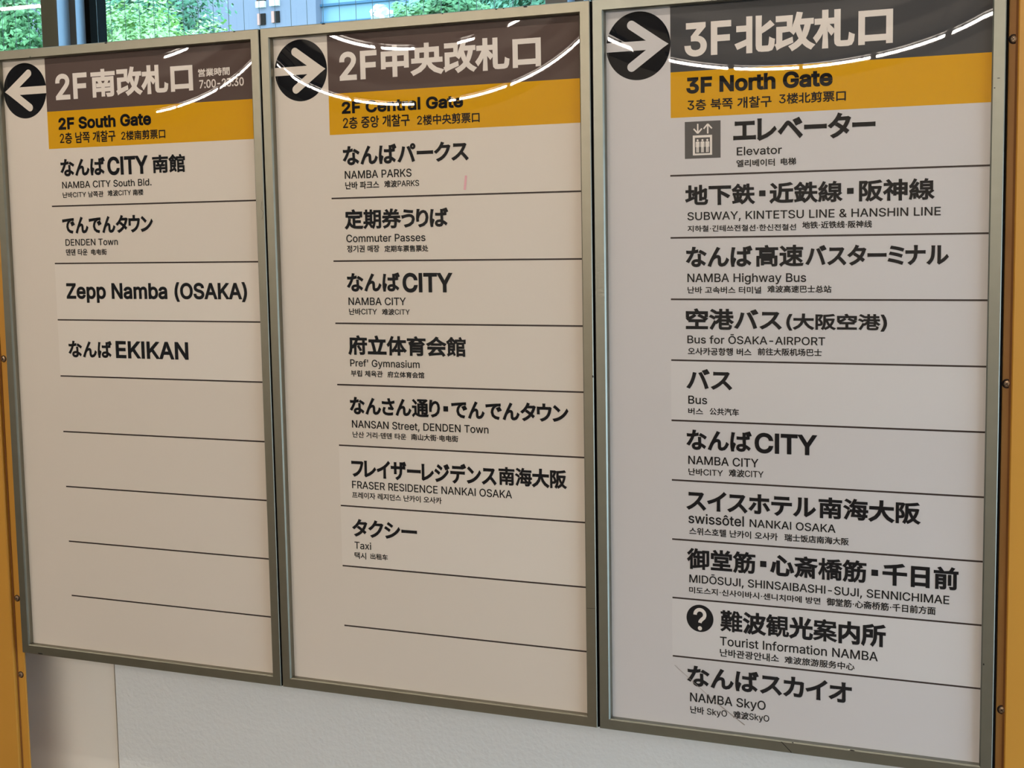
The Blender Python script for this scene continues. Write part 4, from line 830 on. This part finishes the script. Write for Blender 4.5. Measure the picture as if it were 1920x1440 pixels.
mb = MB()                                      # the pane leans in a little at the top
i = [(-10, 0.3560, 1.76), (5.5, 0.3560, 1.76), (5.5, 0.3356, 3.5), (-10, 0.3356, 3.5)]
mb.grid([i, [(p[0], p[1] + 0.006, p[2]) for p in i]], caps=True)
mb.build('pane', M['glass'], win)
mb = MB()
for k in range(-24, 30):
    x = -0.4905 + 0.0367 * k
    mb.tube((x, 0.3590, 1.76), (x, 0.3386, 3.5), 0.0006, n=5)
tag(mb.build('wire', M['wire'], win), kind='stuff')

# ------------------------------------------------------------------ ceiling lamps in two rows (they mirror in the sign faces)
def row_y(dist, x):
    return -dist - 0.0707 * x
FAR = [(-5.90, -5.64), (-5.61, -5.15), (-5.12, -4.98), (-4.97, -4.55), (-4.51, -3.97), (-3.93, -3.78), (-3.36, -3.28), (-3.24, -2.73), (-2.69, -2.17), (-1.90, -1.41),
       (-1.36, -0.81), (-0.78, -0.23), (-0.19, 0.31), (0.35, 0.88), (0.92, 1.46), (1.50, 2.04), (2.08, 2.62)]
NEAR = [(-5.50, -5.19), (-3.82, -3.67), (-2.78, -2.53), (-2.49, -2.27), (-1.99, -1.88), (-1.70, -1.30)]
OVER = [(-4.6, -3.4), (-3.1, -1.9), (-1.6, -0.4), (-0.1, 1.1), (1.35, 2.55)]
for dist, segs, lab, grp in ((7.986, FAR, 'ceiling tube lamp in the far row, mirrored as the lower white streak in the signs', 'far row of ceiling tube lamps'),
                             (5.016, NEAR, 'ceiling tube lamp in the middle row, mirrored as the upper white streak in the signs', 'middle row of ceiling tube lamps'),
                             (0.95, OVER, 'ceiling tube lamp in the row right in front of the signs', 'front row of ceiling tube lamps')):
    for a, b in segs:
        ya, yb = (row_y(dist, a), row_y(dist, b)) if dist > 2 else (-dist, -dist)
        root = thing('ceiling_lamp', ((a + b) / 2, (ya + yb) / 2, 3.5), lab, 'lamp', grp)
        mb = MB()
        n = Vector((0.0705, 0.9975, 0)) * 0.05
        r0 = [(a - n.x, ya - n.y), (b - n.x, yb - n.y), (b + n.x, yb + n.y), (a + n.x, ya + n.y)]
        mb.grid([[(p[0], p[1], 3.025) for p in r0], [(p[0], p[1], 3.06) for p in r0]], caps=True)
        mb.build('lamp_housing', M['lamp_body'], root)
        mb = MB(); mb.tube((a + 0.005, ya, 3.0), (b - 0.005, yb, 3.0), TUBE_R * (1.4 if dist < 2 else 1), n=8)
        mb.build('tube', M['tube_soft' if dist < 2 else 'tube'], root, smooth=True)
        for t in (0.12, 0.88):
            px, py = a + (b - a) * t, ya + (yb - ya) * t
            mb = MB()
            mb.box(px - 0.008, px + 0.008, py - 0.008, py + 0.008, 3.0, 3.025)
            mb.build('tube_holder', M['lamp_body'], root)
            mb = MB(); mb.tube((px, py, 3.06), (px, py, 3.5), 0.005, n=6)
            mb.build('hanger_rod', M['lamp_body'], root)

# ------------------------------------------------------------------ outside: planting and a building
mb = MB(); mb.box(-45, 30, 0.6, 60, -0.3, -0.1)
tag(mb.build('ground', M['ground']), kind='structure')

def make_tree(x, y, crowns, leaf, size, count, label, name='garden_tree', grp='garden trees beyond the window', seed=1, extra=None):
    rnd = random.Random(seed)
    root = thing(name, (x, y, -0.1), label, 'tree', grp)
    mb = MB()
    zt = max(c[2] for c in crowns)
    mb.tube((x, y, -0.1), (x + 0.05, y + 0.02, zt * 0.55), 0.09, 0.06)
    for c in crowns:
        mb.tube((x + 0.05, y + 0.02, zt * 0.55 - 0.1), (c[0], c[1], c[2]), 0.045, 0.015, n=6)
    mb.build('trunk', M['bark'], root)
    mb = MB()
    tot = sum(c[3] ** 2 for c in crowns)
    for (cx, cy, cz, r, sq) in crowns:
        for _ in range(int(count * r * r / tot)):
            d = Vector((rnd.gauss(0, 1), rnd.gauss(0, 1), rnd.gauss(0, 1))).normalized()
            lump = 0.82 + 0.2 * math.sin(5 * d.x + 3 * cx) * math.sin(6 * d.z + cy) + 0.1 * math.sin(13 * d.x + 11 * d.z)
            rr = r * lump * (rnd.random() ** 0.28)
            p = Vector((cx, cy, cz)) + Vector((d.x * rr, d.y * rr, d.z * rr * sq))
            up = (d + Vector((0, -0.2, 0.7)) + Vector((rnd.uniform(-1, 1), rnd.uniform(-1, 1), rnd.uniform(-1, 1))) * 0.9).normalized()
            t = up.cross(Vector((rnd.gauss(0, 1), rnd.gauss(0, 1), rnd.gauss(0, 1)))).normalized()
            s = up.cross(t)
            l = size * rnd.uniform(0.7, 1.35)
            w = l * 0.26
            mb.face([p - t * l * 0.5, p + s * w - up * w * 0.25, p + t * l * 0.5, p - s * w - up * w * 0.25])
    mb.build('foliage', M[leaf], root)
    if extra:
        mb = MB()
        for _ in range(220):
            p = Vector(extra[:3]) + Vector((rnd.gauss(0, 1), rnd.gauss(0, 1), rnd.gauss(0, 1))) * extra[3]
            t = Vector((rnd.gauss(0, 1), rnd.gauss(0, 1), rnd.gauss(0, 1))).normalized()
            s = t.orthogonal().normalized()
            mb.face([p - t * 0.02, p + s * 0.014, p + t * 0.02, p - s * 0.014])
        mb.build('blossom', M['leaf_white'], root)
    return root

make_tree(-4.45, 4.3, [(-4.42, 4.2, 2.75, 0.50, 0.95), (-4.8, 4.3, 2.9, 0.45, 1)], 'leaf_mid', 0.034, 14000, 'dark green tree seen left of the grey window mullion', seed=1)
make_tree(-3.52, 4.4, [(-3.62, 4.3, 2.52, 0.46, 1.0), (-3.30, 4.4, 2.45, 0.40, 0.9)], 'leaf_light', 0.034, 16000, 'pale green tree just right of the grey window mullion', seed=2)
make_tree(-2.80, 3.4, [(-2.83, 3.4, 2.22, 0.33, 0.85)], 'leaf_light', 0.03, 6000, 'low pale green bushy tree in front of the blue-grey building', seed=3)
make_tree(-5.5, 6.9, [(-5.35, 6.8, 3.2, 0.55, 1.0), (-5.85, 6.9, 3.4, 0.6, 1)], 'leaf_dark', 0.05, 9000, 'shaded tree behind the pale green tree by the mullion', seed=4)
make_tree(-1.78, 4.2, [(-1.82, 4.1, 2.48, 0.27, 1.0), (-1.66, 4.2, 2.62, 0.22, 1.0)], 'leaf_mid', 0.034, 8000, 'leafy green tree with a white blossom above the Central Gate sign', seed=5, extra=(-1.84, 3.80, 2.61, 0.017))
make_tree(-0.90, 4.2, [(-1.02, 4.1, 2.62, 0.34, 1.0), (-0.66, 4.2, 2.6, 0.30, 1.0)], 'leaf_dark', 0.036, 13000, 'bluish green tree near the right end of the visible window', seed=6)
make_tree(-2.6, 6.6, [(-2.75, 6.6, 3.05, 0.42, 1.0), (-2.2, 6.6, 3.1, 0.5, 1.0)], 'leaf_dark', 0.05, 8000, 'dark tree behind the blossoming tree over the Central Gate sign', seed=7)

bl = thing('office_building', (-19, 30, -0.1), 'blue-grey building with small square windows seen above the first two signs', 'building')
mb = MB(); mb.box(-30, -18.03, 30, 38, -0.1, 12)
mb.build('facade', M['facade'], bl)
for x0, x1, z0, z1 in ((-19.76, -19.54, 7.08, 7.37), (-19.33, -19.11, 7.11, 7.40)):
    mb = MB(); mb.box(x0, x1, 29.96, 30.02, z0, z1)
    wn = mb.build('window', M['opening'], bl)
    mb = MB(); mb.box(x0, x0 + 0.08, 29.93, 29.96, z0, z1)
    mb.build('window_reveal', M['reveal'], wn)
for x0, x1, z0, z1 in ((-19.78, -19.52, 7.52, 7.90), (-19.36, -19.10, 7.53, 7.91)):
    mb = MB(); mb.box(x0, x1, 29.96, 30.02, z0 + 0.16, z1)
    wn = mb.build('window', M['opening'], bl)
    mb = MB(); mb.box(x0, x1, 29.90, 30.0, z0, z0 + 0.16)
    mb.build('window_sill', M['sill'], wn)
mb = MB(); mb.box(-18.03, -15.5, 30.3, 37, -0.1, 12)
gl_ = mb.build('glazed_front', M['facade_glass'], bl)
for z in (5.7, 7.03, 7.48, 8.9):
    mb = MB(); mb.box(-18.03, -15.5, 30.2, 30.3, z - 0.03, z + 0.03)
    mb.build('glazing_bar', M['facade_bar'], gl_)
